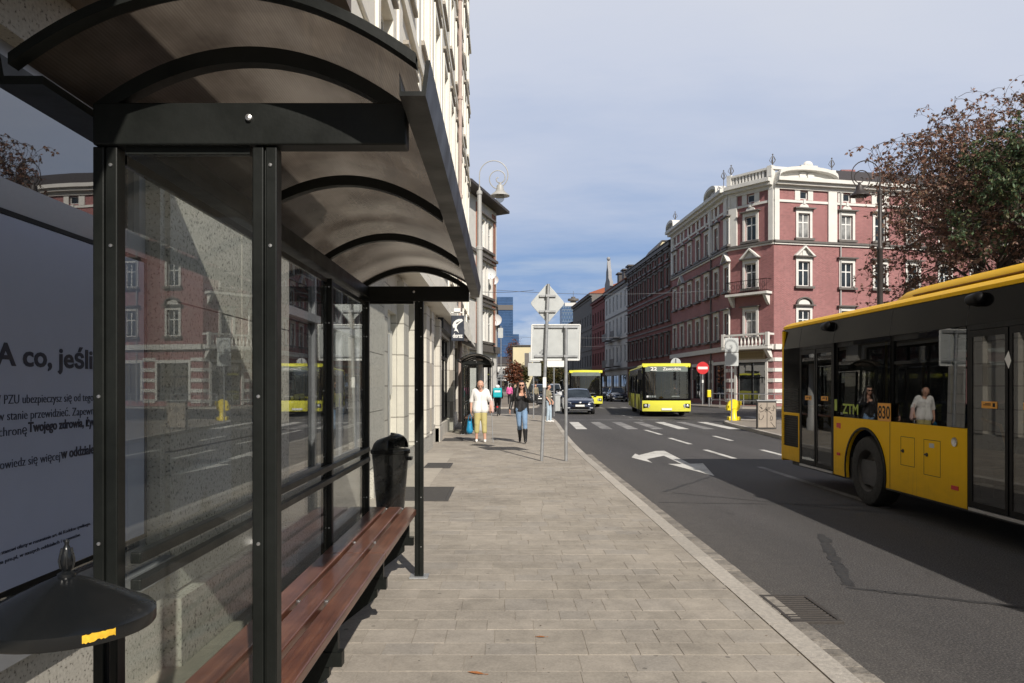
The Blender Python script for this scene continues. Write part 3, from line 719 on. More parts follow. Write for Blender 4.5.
# ---- the long cream block on the left, right behind the bus shelter
LB = thing('apartment_building', 'long cream rendered block with shop fronts rising behind the bus shelter', 'building', (-1.9, 17, .1))
Mg = facade_M((-1.87, -9), (0, 1), LB)   # ground floor face
Mu = facade_M((-1.74, -9), (0, 1), LB)   # upper storeys stand slightly proud
Y = lambda y: y + 9
L = 49.0
gops = [(Y(-3.0), Y(4.2), .72, 3.0), (Y(6.7), Y(10.5), .75, 3.0), (Y(12.5), Y(13.5), .1, 2.9), (Y(19.6), Y(21.2), .6, 3.0), (Y(22.6), Y(26.8), .5, 3.2), (Y(28.2), Y(31.8), .6, 3.2), (Y(33.2), Y(36.8), .6, 3.2)]
def split_ops(a, b): return [(max(o[0], a) - a, min(o[1], b) - a, *o[2:]) for o in gops if o[0] >= a - .01 and o[1] <= b + .01]
for nm, a, b, mt in (('granite_wall', 0, Y(12.0), 'granite'), ('tiled_wall', Y(12.0), L, 'tile_cream')):
    M2 = Mg @ Matrix.Translation((a, 0, 0)); wall_mesh(b - a, 4.2, split_ops(a, b), .22, .1).build(nm, MAT[mt], LB, M=M2)
# joints of the granite cladding as real open joints: slabs proud of the wall
gs = MB()
for (x0, x1) in ((Y(4.26), Y(5.42)), (Y(5.43), Y(6.62)), (Y(10.56), Y(11.96))):
    for z0, z1 in ((.5, 1.28), (1.29, 2.12), (2.13, 2.86), (2.87, 3.6)): gs.box(x0, x1, -.03, .01, z0, z1)
gs.build('stone_slab', MAT['granite'], LB, M=Mg)
for a, b in ((Y(4.24), Y(6.66)), (Y(10.54), Y(12.45)), (Y(13.55), Y(19.5)), (Y(21.3), Y(22.5))): MB().box(a, b, -.1, .01, .08, .48).build('plinth', MAT['granite'], LB, M=Mg)
MB().box(Y(-3.1), Y(3.4), -1.2, .0, 3.30, 3.42).build('canopy', MAT['soffit'], LB, M=Mg)
for a, b in ((13.6, 14.3), (15.2, 16.2), (17.6, 18.4), (18.9, 19.5), (21.3, 21.9), (27.0, 28.0), (32.0, 33.0), (37.0, 38.2)): MB().box(Y(a), Y(b), -.12, .01, .1 if a > 20 else .482, 3.5).build('pilaster', MAT['tile_cream'], LB, M=Mg)
band(band(MB(), 0, L, 4.0, 4.22, .28), 0, L, 3.62, 3.78, .42).build('string_course', MAT['creamtrim'], LB, M=Mg)
# shop window with poster right behind the near end of the shelter
def shop(x0, x1, z0, z1, fr, mull=(), trans=None, pane='shopglass', name='shop_window'):
    w = MB(); y = .08; t = .07; a = .07
    w.box(x0, x0 + a, y, y + t, z0, z1).box(x1 - a, x1, y, y + t, z0, z1).box(x0 + a, x1 - a, y, y + t, z0, z0 + a).box(x0 + a, x1 - a, y, y + t, z1 - a, z1)
    for q_ in mull: w.box(q_ - a / 2, q_ + a / 2, y - .004, y + t, z0 + a, z1 - a)
    if trans: w.box(x0 + a, x1 - a, y - .03, y + t, trans[0], trans[1])
    f = w.build(name, MAT[fr], LB, M=Mg)
    MB().box(x0 + .002, x1 - .002, y + .03, y + .042, z0 + .002, z1 - .002).build('pane', MAT[pane], f); return f
sw = shop(Y(-3), Y(4.2), .72, 3.0, 'frame_grey', trans=(2.33, 2.45))
MB().box(Y(-3.05), Y(4.25), -.06, .078, .62, .718).build('window_sill', MAT['frame_grey'], sw)
s2 = shop(Y(6.7), Y(10.5), .75, 3.0, 'frame_grey', (Y(8.0), Y(9.3)), (2.3, 2.38))
shop(Y(19.6), Y(21.2), .6, 3.0, 'white', (), (2.3, 2.4)); shop(Y(22.6), Y(26.8), .5, 3.2, 'black', (Y(24), Y(25.4)), (2.5, 2.6))
shop(Y(28.2), Y(31.8), .6, 3.2, 'black', (Y(30),)); shop(Y(33.2), Y(36.8), .6, 3.2, 'white', (Y(35),))
dr = MB().box(Y(12.5), Y(13.5), .1, .16, .1, 2.9).build('door', MAT['creamtrim'], LB, M=Mg)
MB().box(Y(12.6), Y(12.95), .06, .098, 1.5, 2.6).box(Y(13.05), Y(13.4), .06, .098, 1.5, 2.6).build('door_panel', MAT['cream'], dr)
MB().tube([(Y(12.56), .0, .5), (Y(12.56), -.0, 2.5)], .018, 8).tube([(Y(12.56), 0, .9), (Y(12.56), .1, .9)], .015, 6).build('handle', MAT['steel'], dr)
# upper storeys
uops = []; cols = [Y(-6.4 + 2.95 * i) for i in range(16)]
rows = [(5.1, 2.2, 'slim'), (9.0, 2.1, 'slim'), (12.8, 2.0, 'slim'), (16.4, 1.8, 'slim'), (19.6, 1.3, 'slim')]
for x in cols:
    for z, h, k in rows: uops.append((x - .6, x + .6, z, z + h))
wall_mesh(L, 23, uops, .22, 4.225).build('wall', MAT['cream'], LB, M=Mu)
for x in cols:
    for z, h, k in rows: window(LB, Mu, x, z, 1.2, h, k, trim=('creamtrim', 'dirty_ledge'), s=.2)
tr = MB()
for z0, z1, p in ((4.23, 4.6, .06), (8.1, 8.3, .09), (12.0, 12.15, .07), (15.75, 15.9, .07), (18.9, 19.05, .1), (22.0, 22.4, .25), (22.4, 22.8, .45)): band(tr, 0, L, z0, z1, p)
for x in [Y(-7.8 + 2.95 * i) for i in range(17)]:
    if 0 < x < L - .6: tr.box(x - .22, x + .22, -.04, .02, 4.62, 8.08).box(x - .22, x + .22, -.04, .02, 8.32, 11.98)
tr.build('moulding', MAT['creamtrim'], LB, M=Mu)
# projecting oriel above the shelter, with deep grooves
orl = MB().box(Y(6.9), Y(8.1), -.3, .02, 4.62, 8.05)
for i in range(4): orl.box(Y(6.86), Y(8.14), -.34, -.298, 4.7 + i * .75, 5.35 + i * .75)
orl.build('oriel', MAT['creamtrim'], LB, M=Mu, bevel=.02)
dp = MB().tube([(Y(28.9), -.13, .3), (Y(28.9), -.13, 22)], .075, 10)
for z in (5, 8.7, 12.4, 16.1, 19.8): dp.tube([(Y(28.9), -.13, z), (Y(28.9), -.13, z + .12)], .1, 10)
dp.build('downpipe', pm('pinkish_downpipe', (.42, .33, .29), .6), LB, M=Mu)
MB().box(0, L, -.5, 12, 22.8, 23.1).build('roof', MAT['roofdark'], LB, M=Mu)
MB().face((L, .0, .1), (L, 12, .1), (L, 12, 22.8), (L, 0, 22.8)).build('end_wall', MAT['cream'], LB, M=Mu)
fa = MB().box(Y(22.1), Y(27.3), -.16, .0, 3.32, 3.98).build('shop_fascia', MAT['fascia'], LB, M=Mg)
aw = MB().prism([(Y(28.0), -.02, 3.6), (Y(28.0), -.02, 3.5), (Y(28.0), -.7, 3.2), (Y(28.0), -.7, 3.28)], (4.2, 0, 0)).build('awning', MAT['roofdark'], LB, M=Mg)
lettering('sklep rybny', .34, Matrix.Translation(-Vector((0, 0, 0))) @ basis((0, 1, 0), (0, 0, 1), (-1.9 + .192, 23.3, 3.55)), MAT['white'], fa, 'lettering') if False else None

# the poster inside the shop window: a thing of its own
PW = -1.87 - .05
po = thing('window_poster', 'pale blue poster with dark lettering filling the shop window behind the shelter', 'poster', (PW, 1.4, .86))
MB().box(PW - .01, PW, -1.0, 4.12, .86, 2.31).build('sheet', MAT['poster'], po)
bd = MB()
bd.box(PW - .002, PW + .004, -1.0, 4.12, 2.312, 2.332).box(PW - .002, PW + .004, -1.0, 4.12, .838, .858).box(PW - .002, PW + .004, 4.122, 4.145, .838, 2.332)
bd.build('border', MAT['black'], po)
def ptext(s, xa, xb, py, hpx, bold=0):
    """one line of the poster: from picture column xa to xb on the wall, baseline through row py at xa"""
    d, e = -PW * F / (VX - xa), -PW * F / (VX - xb)
    lettering(s, hpx * d / F / .72, basis((0, 1, 0), (0, 0, 1), (PW + .0015, d, Z(py, d))), MAT['poster_ink'], po, ext=.0008, bold=bold, width=e - d)
ptext('A co, jeśli', -4, 93, 364.5, 23, .003)
ptext('W PZU ubezpieczysz się od tego', -9, 93, 404.5, 10, -.0006)
ptext('w stanie przewidzieć. Zapewnij', -3, 96, 421.0, 10, -.0006)
ptext('ochronę', -8, 26, 437.5, 10, -.0006)
ptext('Twojego zdrowia, życia', 28, 99, 432, 10, .0015)
ptext('Dowiedz się więcej', -8, 59, 471, 10, -.0006); ptext('w oddziale', 61, 94, 458.5, 10, .0015)
ptext('nie stanowi oferty w rozumieniu art. 66 Kodeksu cywilnego.', -6, 90, 557, 4)
ptext('na pzu.pl, w naszych oddziałach i u agentów.', -2, 80, 565, 4)

# ---- corner house beyond the crossing on the left: pale front with brick strips and dark eaves
LC = thing('corner_house', 'narrow pale house with brick strips and dark eaves behind the left street lamp', 'building', (-1.2, 58, .1))
Ml = facade_M((-2.9, 52.2), (.26, .966), LC); ll = 9.15
lo = [(x - .55, x + .55, z, z + h) for x in (5.2, 7.1) for z, h in ((5.0, 2.2), (8.4, 2.2), (11.9, 2.1))]
lo += [(4.4, 6.0, .6, 3.2), (6.6, 8.0, .2, 3.2)]
wall_mesh(ll, 15.4, lo, .2, .1).build('wall', MAT['stucco'], LC, M=Ml)
for o in lo[:6]: window(LC, Ml, (o[0] + o[1]) / 2, o[2], 1.1, o[3] - o[2], 'plain')
for o in lo[6:]: window(LC, Ml, (o[0] + o[1]) / 2, o[2], o[1] - o[0], o[3] - o[2], None, 'black', bars=(0, 1), pane='shopglass')
MB().box(7.85, 8.75, -.05, .01, 4.75, 15.0).box(3.6, 4.4, -.05, .01, 4.75, 15.0).build('brick_strip', MAT['orange_brick'], LC, M=Ml)
band(band(band(MB(), 0, ll, 4.2, 4.7, .3), 0, ll, 7.9, 8.1, .14), 0, ll, 11.3, 11.5, .16).build('string_course', MAT['slate'], LC, M=Ml)
MB().prism([(-.2, -.9, 15.6), (-.2, -.9, 15.4), (-.2, .2, 15.3), (-.2, 6, 17.5), (-.2, 6, 17.7)], (ll + .9, 0, 0)).build('roof', MAT['roofdark'], LC, M=Ml)
# a row of fronts further up the left side, seen edge-on
def block(name, lab, p, d, L, Ht, mat, cols, rows, roofmat='roofdark', depth=11, trim=None, kind=None, wd=1.05, frame='white', base=.1, cornice='slate', gnd=None):
    root = thing(name, lab, 'building', (p[0] + d[0] * L / 2, p[1] + d[1] * L / 2, .1)); M = facade_M(p, d, root)
    sp = L / cols; ops = []
    for i in range(cols):
        for z, h in rows: ops.append(((i + .5) * sp - wd / 2, (i + .5) * sp + wd / 2, z, z + h))
    g = []
    for i in range(max(1, cols // 2)):
        w_ = L / max(1, cols // 2); g.append((i * w_ + .5, (i + 1) * w_ - .5, .4 if i % 2 else .15, 3.2))
    w = wall_mesh(L, Ht, ops + g, .2, base)
    k = len(w.v); w.face((0, 0, base), (0, 0, Ht), (0, depth, Ht), (0, depth, base)); w.face((L, 0, base), (L, depth, base), (L, depth, Ht), (L, 0, Ht))
    w.build('wall', MAT[mat], root, M=M)
    for o in ops: window(root, M, (o[0] + o[1]) / 2, o[2], wd, o[3] - o[2], kind, frame, trim or ('stucco', 'slate'))
    for o in g: window(root, M, (o[0] + o[1]) / 2, o[2], o[1] - o[0], o[3] - o[2], None, 'black', bars=(1, 0), pane='shopglass')
    band(MB(), 0, L, Ht - .35, Ht, .35).build('cornice', MAT[cornice], root, M=M)
    for za_, zb_, pp_ in [(Ht - .8, Ht - .6, .12), (3.9, 4.15, .2)] + [(z - .75, z - .6, .1) for z, h in rows[1:]]: band(MB(), 0, L, za_, zb_, pp_).build('string_course', MAT[cornice], root, M=M)
    MB().prism([(-.1, -.45, Ht + .02), (-.1, -.45, Ht + .12), (-.1, depth * .5, Ht + 2.2), (-.1, depth, Ht + .1), (-.1, depth, Ht + .02)], (L + .2, 0, 0)).build('roof', MAT[roofmat], root, M=M)
    return root, M
block('town_house', 'white house front seen edge-on beyond the brick-striped corner house', (-1.45, 61.5), (.006, 1), 28, 14.5, 'pale_render', 8, [(4.9, 2), (8.4, 2), (11.6, 1.8)])
block('town_house', 'far grey house front seen edge-on up the left side of the street', (-1.3, 89.8), (.004, 1), 60, 13, 'grey_render', 12, [(4.9, 2), (8.4, 2)])

# ---- the red brick corner house on the right
RB = thing('corner_house', 'big red brick corner house with white stone trim, balcony and roof balustrade', 'building', (20.5, 62, .1))
P0, P1, P2 = (17.45, 79.5), (18.2, 62.0), (20.68, 58.79)
dA = Vector((P2[0] - P1[0], P2[1] - P1[1])); LA = dA.length
M1 = facade_M(P0, (P1[0] - P0[0], P1[1] - P0[1]), RB); L1 = math.dist(P0, P1)
M2 = facade_M(P1, dA, RB); M3 = facade_M(P2, (.977, .215), RB); L3 = 30.
HT = 17.0
def red_face(M, L, cols, shops, kinds, risalit=None):
    ops = []
    for x in cols: ops += [(x - .5, x + .5, 5.5, 7.5), (x - .5, x + .5, 9.35, 11.25), (x - .5, x + .5, 13.05, 14.95), (x - .33, x + .33, 16.05, 16.65)]
    wall_mesh(L, HT + .1, ops + shops, .2, .1).build('wall', MAT['red_brick'], RB, M=M)
    for i, x in enumerate(cols):
        k1, k2, k3 = kinds(i)
        window(RB, M, x, 5.5, 1.0, 2.0, k1); window(RB, M, x, 9.35, 1.0, 1.9, k2); window(RB, M, x, 13.05, 1.0, 1.9, k3)
        window(RB, M, x, 16.05, .66, .6, None, bars=(0, 0))
    for o in shops: window(RB, M, (o[0] + o[1]) / 2, o[2], o[1] - o[0], o[3] - o[2], 'plainlow', 'black', bars=(1, 1), pane='shopglass')
    t = MB()
    band(t, 0, L, 12.5, 12.62, .12); band(t, 0, L, 16.72, 17.0, .16); band(t, 0, L, 17.0, 17.22, .5); band(t, 0, L, 17.22, 17.5, .75)
    for x in cols: t.box(x - .78, x - .34, -.06, .02, 15.95, 16.72).box(x + .34, x + .78, -.06, .02, 15.95, 16.72)
    band(t, 0, L, 15.74, 15.92, .09); band(t, 0, L, 4.45, 4.85, .25)
    t.build('cornice', MAT['stucco'], RB, M=M)
    band(MB(), 0, L, 12.64, 12.8, .22).build('ledge', MAT['slate'], RB, M=M)
cA = [LA / 2]
red_face(M1, L1, [1.3 + i * 2.62 for i in range(7)], [(.6, 3.2, .5, 3.4), (4.0, 6.6, .5, 3.4), (7.6, 10.0, .5, 3.4), (11.0, 12.4, .15, 3.2), (13.6, 16.6, .6, 3.4)], lambda i: ('straight', 'gable' if i in (1, 6) else 'straight', 'arch'))
red_face(M2, LA, cA, [(.75, 3.35, .15, 3.5)], lambda i: ('straight', 'gable', 'arch'))
red_face(M3, L3, [2.55] + [6.3 + 3.0 * i for i in range(8)], [(1.2, 3.9, .5, 3.4), (5.4, 7.4, .5, 3.4), (9, 12, .5, 3.4), (14, 17, .5, 3.4), (19, 22, .5, 3.4)], lambda i: ('round', 'gable', 'arch') if i == 0 else ('straight', 'straight', 'arch'))
# white stone corner strips, top storey
for M, xs in ((M1, (.4, 16.9, 13.0)), (M2, (.42, LA - .2)), (M3, (.2, 5.0, 21.0))):
    for x in xs:
        hw_ = .2 if x in (.2, LA - .2) else .38
        MB().box(x - hw_, x + hw_, -.14, .015, 12.82, 16.72).build('corner_strip', MAT['stucco'], RB, M=M)
# white stripes in the brick of the ground floor
for M, L, segs in ((M1, L1, ((16.7, 17.4), (12.5, 13.5), (10.1, 10.9))), (M2, LA, ((.02, .6), (3.5, LA - .02))), (M3, L3, ((.02, 1.0), (4.1, 5.2), (7.6, 8.8), (12.2, 13.8)))):
    for a, b in segs:
        for z in (.35, 1.15, 1.95, 2.75, 3.55): MB().box(a, b, -.06, .01, z, z + .28).build('white_stripe', MAT['stucco'], RB, M=M)
sg = MB().box(.75, 3.4, -.12, -.0, 3.72, 4.4).build('shop_sign', pm('beige_sign', (.34, .27, .17), .6), RB, M=M2)
MB().box(.95, 3.2, -.14, -.122, 3.85, 4.28).build('shop_sign_board', pm('brown_sign', (.24, .18, .09), .6), sg)
# balconies on the chamfer: stone balustrade below, wrought iron above
b1 = MB().box(-.02, LA + .1, -.95, -.252, 4.5, 4.72)
b1.box(-.02, LA + .1, -.95, -.75, 5.55, 5.7).box(-.04, .2, -.97, -.73, 4.722, 5.75).box(LA - .12, LA + .12, -.97, -.73, 4.722, 5.75).box(-.02, .16, -.728, -.1, 5.55, 5.7).box(LA - .1, LA + .1, -.728, -.1, 5.55, 5.7)
for i in range(11): b1.lathe([(.045, 4.72), (.05, 4.8), (.09, 4.95), (.095, 5.05), (.04, 5.3), (.05, 5.55)], (.42 + i * (LA - .75) / 10, -.85, 0), 8)
for x in (.25, LA - .25): b1.prism([(x - .14, -.85, 4.498), (x - .14, -.25, 4.498), (x - .14, -.02, 4.0), (x - .14, -.02, 3.8), (x - .14, -.3, 3.9)], (.28, 0, 0))
b1.build('stone_balcony', MAT['stucco'], RB, M=M2)
b2 = MB().box(.15, LA - .15, -.75, -.0, 8.72, 8.9)
for x in (.45, LA - .45): b2.prism([(x - .12, -.68, 8.718), (x - .12, -.02, 8.718), (x - .12, -.02, 7.9), (x - .12, -.25, 8.1)], (.24, 0, 0))
bo = b2.build('iron_balcony', MAT['stucco'], RB, M=M2)
r = MB()
for z in (8.98, 9.85): r.tube([(.2, -.05, z), (.2, -.7, z), (LA - .2, -.7, z), (LA - .2, -.05, z)], .025, 6)
for i in range(23): x = .2 + i * (LA - .4) / 22; r.tube([(x, -.7, 8.9), (x, -.7 - .05 * math.sin(i), 9.4), (x, -.7, 9.85)], .014, 5)
for i in range(8):
    cx = .45 + i * (LA - .9) / 7; r.tube([(cx + .13 * math.cos(a_), -.71, 9.42 + .2 * math.sin(a_)) for a_ in [k * math.pi / 5 for k in range(11)]], .013, 5)
r.build('railing', MAT['black'], bo)
# parapet: balustrade over the chamfer, curved pediment over the first bay, small ones along the street
def parapet(M, x0, x1, z, mt='stucco'):
    m = MB(); m.box(x0, x1, -.3, .15, z, z + .16).box(x0, x1, -.32, .17, z + .72, z + .88)
    m.box(x0, x0 + .4, -.33, .18, z + .162, z + .98).box(x1 - .4, x1, -.33, .18, z + .162, z + .98)
    n = int((x1 - x0 - .8) / .3)
    for i in range(n):
        x = x0 + .55 + i * .3; m.box(x - .07, x + .07, -.22, .08, z + .162, z + .718)
    m.box(x0 + .4, x1 - .4, .11, .16, z + .162, z + .718)
    m.build('roof_balustrade', MAT[mt], RB, M=M)
parapet(M2, .0, LA, 17.5)
def pediment(M, xc, w, z, h, k=1.):
    n = 14; m = MB(); pts = [(xc - w / 2, -.3, z), (xc + w / 2, -.3, z)]
    arc = [(xc + w / 2 * math.cos(math.pi * i / n), z + h * math.sin(math.pi * i / n) ** .8) for i in range(n + 1)]
    m.prism([(x, -.25, zz) for x, zz in arc], (0, .5, 0))
    for (xa, za), (xb, zb) in zip(arc, arc[1:]): m.prism([(xa, -.7, za), (xb, -.7, zb), (xb, -.7, zb + .26), (xa, -.7, za + .26)], (0, .95, 0))
    for s_ in (-1, 1): m.lathe([(.05, -.02), (.28, -.02), (.28, .1), (.05, .1)], (xc + s_ * .35, -.33, z + h * .45), 12, 'y')
    m.ball((xc, -.5, z + h + .42 * k), .34 * k, 10, 8, (1.2, .6, .9)); m.box(xc - .7 * k, xc + .7 * k, -.68, -.2, z + h + .1, z + h + .1 + .25 * k)
    m.build('pediment', MAT['stucco'], RB, M=M)
pediment(M3, 2.6, 5.0, 17.5, .62); pediment(M1, 14.6, 3.2, 17.5, .62, .5); pediment(M1, 1.5, 2.8, 17.5, .62, .5)
MB().box(-.2, 5.3, -.1, .3, 18.2, 18.4).build('parapet_cap', MAT['stucco'], RB, M=M3)
for M, x in ((M2, .2), (M2, LA - .1), (M3, 5.0), (M1, 1.2), (M1, 16.2)):
    m = MB().tube([(x, 0, 18.0), (x, 0, 19.3)], .03, 6)
    for k in range(5):
        a = k * 1.257; m.tube([(x, 0, 18.6), (x + .24 * math.cos(a), .24 * math.sin(a), 18.9), (x + .08 * math.cos(a), .08 * math.sin(a), 19.2)], .022, 5)
    m.ball((x, 0, 19.35), .06, 8, 6); m.build('roof_finial', MAT['slate'], RB, M=M)
top = [(P0[0], P0[1]), (P1[0], P1[1]), (P2[0], P2[1]), (P2[0] + .977 * L3, P2[1] + .215 * L3), (P2[0] + .977 * L3 - 2.6, P2[1] + .215 * L3 + 12), (32, 76), (30, 82)]
def inset(pts, k):
    c = Vector((sum(p[0] for p in pts) / len(pts), sum(p[1] for p in pts) / len(pts))); return [tuple(Vector(p) + (c - Vector(p)).normalized() * k) for p in pts]
ins = inset(top, 5); m = MB(); n = len(top)
m.add([(x, y, 17.52) for x, y in top] + [(x, y, 19.4) for x, y in ins], [(i, (i + 1) % n, n + (i + 1) % n, n + i) for i in range(n)] + [tuple(range(n, 2 * n))]); m.build('roof', MAT['roofdark'], RB)
for ch_ in ((29, 30.2, 66, 66.8, 18, 20.2), (25.8, 26.5, 63.5, 64.2, 18, 19.4)): MB().box(*ch_).build('chimney', MAT['red_brick'], RB)
pp = MB()
pp.tube([(5.72, -.1, .3), (5.72, -.1, 17)], .06, 8).build('downpipe', MAT['lampgrey'], RB, M=M3)
MB().tube([(13.1, -.1, .3), (13.1, -.1, 17)], .07, 8).build('downpipe', MAT['slate'], RB, M=M1)
# ---- the row beyond it
dirR = (.0428, -1.0)
def along(t): return (18.2 - .0428 * (t), 62 + t)
Ld = math.hypot(.0428, 1)
R4 = [(5.0, 2.0), (8.6, 2.0), (12.2, 1.9), (15.0, .7)]
block('brick_tenement', 'dark red brick tenement adjoining the corner house with white trim', along(28), dirR, 10.4, 16.6, 'dark_brick', 4, R4, 'roofdark', frame='lampgrey', trim=('dirty_grey', 'slate'), kind='straight')
block('brick_tenement', 'dark brick tenement further along, beside the white gabled house', along(40), dirR, 11.9, 16.6, 'dark_brick', 5, R4, 'roofdark', frame='lampgrey', trim=('dirty_grey', 'slate'), kind='straight')
wr, wm = block('gabled_house', 'white-grey house with a tall curved gable and red roof in the right-hand row', along(57), dirR, 16.9, 15.8, 'pale_render', 6, [(5.0, 2.2), (8.8, 2.4), (12.4, 2.2)], 'redroof', frame='white', cornice='slate')
gb = MB(); gp = [(0.2, 15.8), (4.8, 15.8), (4.6, 17.2), (3.6, 17.8), (3.4, 19.0), (2.9, 19.5), (2.5, 20.7), (2.1, 19.5), (1.6, 19.0), (1.4, 17.8), (.4, 17.2)]
gb.prism([(x, -.1, z) for x, z in gp], (0, .5, 0)).ball((2.5, .1, 20.9), .28).build('gable', MAT['grey_render'], wr, M=wm)
dm = MB()
for x in (7.5, 11, 14.5): dm.box(x - .7, x + .7, .6, 3, 15.9, 17.8).box(x - .9, x + .9, .4, 3.2, 17.8, 18.0)
dm.build('dormer', MAT['roofdark'], wr, M=wm)
bal = MB()
for x0 in (3.6, 9.8):
    for z in (4.3, 8.2): bal.box(x0, x0 + 3.0, -1.1, -.2, z, z + .15).box(x0, x0 + 3, -1.1, -1.06, z + .152, z + 1.1)
bal.build('balcony', MAT['slate'], wr, M=wm)
block('brick_tenement', 'vivid deep red brick tenement far up the right-hand row', along(69.6), dirR, 12.5, 15.6, 'far_red', 5, [(5, 2), (8.4, 2), (11.8, 1.9)], 'roofdark', frame='dirty_grey', cornice='dark_brick')
block('stone_tenement', 'sooty grey tenement at the far end of the right-hand row', along(94), dirR, 24.2, 17.5, 'dirty_grey', 8, [(5, 2), (8.6, 2), (12.2, 1.9)], 'redroof', frame='lampgrey', cornice='dirty_grey')
block('stone_tenement', 'last sooty tenement of the right-hand row, closest to the blue tower', along(150), dirR, 55, 14.5, 'dirty_grey', 14, [(5, 2), (8.6, 2)], 'roofdark', frame='lampgrey', cornice='dirty_grey')
pf = thing('party_wall', 'bare pale yellow gable wall showing above the dark brick roofs', 'building', (20.5, 100, .1))
MB().prism([(18.5, 99, .1), (18.5, 99, 17), (20.5, 99, 20.2), (26, 99, 20.2), (26, 99, .1)], (0, 9, 0)).build('wall', MAT['yellow_render'], pf)
MB().prism([(18.3, 98.9, 17.05), (20.45, 98.9, 20.25), (26.1, 98.9, 20.25), (26.1, 98.9, 20.4), (20.4, 98.9, 20.4), (18.2, 98.9, 17.2)], (0, 9.2, 0)).build('roof', MAT['roofdark'], pf)
# ---- closing the street: low white block, cream house with an arch, blue towers
wb, M = block('street_end_block', 'low white block closing the far end of the street', (-4, 226), (1, 0), 30, 8.2, 'pale_render', 10, [(5.0, 1.8)])
ca = thing('arched_house', 'cream house with a tall dark arch standing above the far trees', 'building', (5.2, 200, .1)); m = MB()
Mc = facade_M((2.6, 200), (1, 0), ca)
wall_mesh(5.3, 12, [(3.0, 4.9, 6, 10.2)], .4, .1).build('wall', MAT['yellow_render'], ca, M=Mc)
MB().face((0, 0, .1), (0, 8, .1), (0, 8, 12), (0, 0, 12)).face((5.3, 0, .1), (5.3, 0, 12), (5.3, 8, 12), (5.3, 8, .1)).build('side_wall', MAT['yellow_render'], ca, M=Mc)
MB().prism([(3.0 + .95 + .95 * math.cos(a), .02, 9.6 + 1.3 * math.sin(a)) for a in [k * math.pi / 10 for k in range(11)]] + [(3.0, .02, 6), (4.9, .02, 6)], (0, .3, 0)).build('arch', MAT['dirty_grey'], ca, M=Mc)
MB().box(-.3, 5.6, -.4, 8, 12, 12.3).build('roof', MAT['roofdark'], ca, M=Mc)
def tower(lab, x0, x1, D, ztop, mat, steps=()):
    t = thing('office_tower', lab, 'tower', ((x0 + x1) / 2, D, 0))
    MB().box(x0, x1, D, D + (x1 - x0), 0, ztop).build('shaft', MAT[mat], t)
    rb = MB()
    for z in range(4, int(ztop), 4): rb.box(x0 - .3, x1 + .3, D - .3, D + .1, z, z + .7)
    rb.build('floor_band', pm('spandrel', (.05, .11, .24), .35), t); return t
D = 1100
tw = tower('slim dark blue glass tower with a lower wing beyond the left-hand houses', X(497, D), X(513, D), D, Z(297, D), 'tower_glass')
MB().box(X(513.2, D), X(519, D), D + 4, D + 26, 0, Z(334, D)).build('low_wing', MAT['tower_glass'], tw)
MB().box(X(498, D), X(513, D), D - 1, D + 20, Z(310, D), Z(305, D)).build('dark_floor', MAT['slate'], tw)
D = 900
tw = tower('blue office tower with a round mast platform behind the diamond sign', X(562, D), X(591, D), D, Z(306, D), 'tower2')
pm_ = MB().box(X(565, D), X(589, D), D + 2, D + 18, Z(306, D), Z(302.5, D)); pm_.build('upper_block', MAT['pale_render'], tw)
MB().lathe([(3.5, Z(302.5, D)), (3.5, Z(300.5, D)), (6.5, Z(300, D)), (6.5, Z(298, D)), (2.5, Z(297.6, D)), (2.5, Z(296, D)), (.25, Z(295.8, D)), (.2, Z(290, D))], (X(574, D), D + 9, 0), 16).build('mast', MAT['slate'], tw)
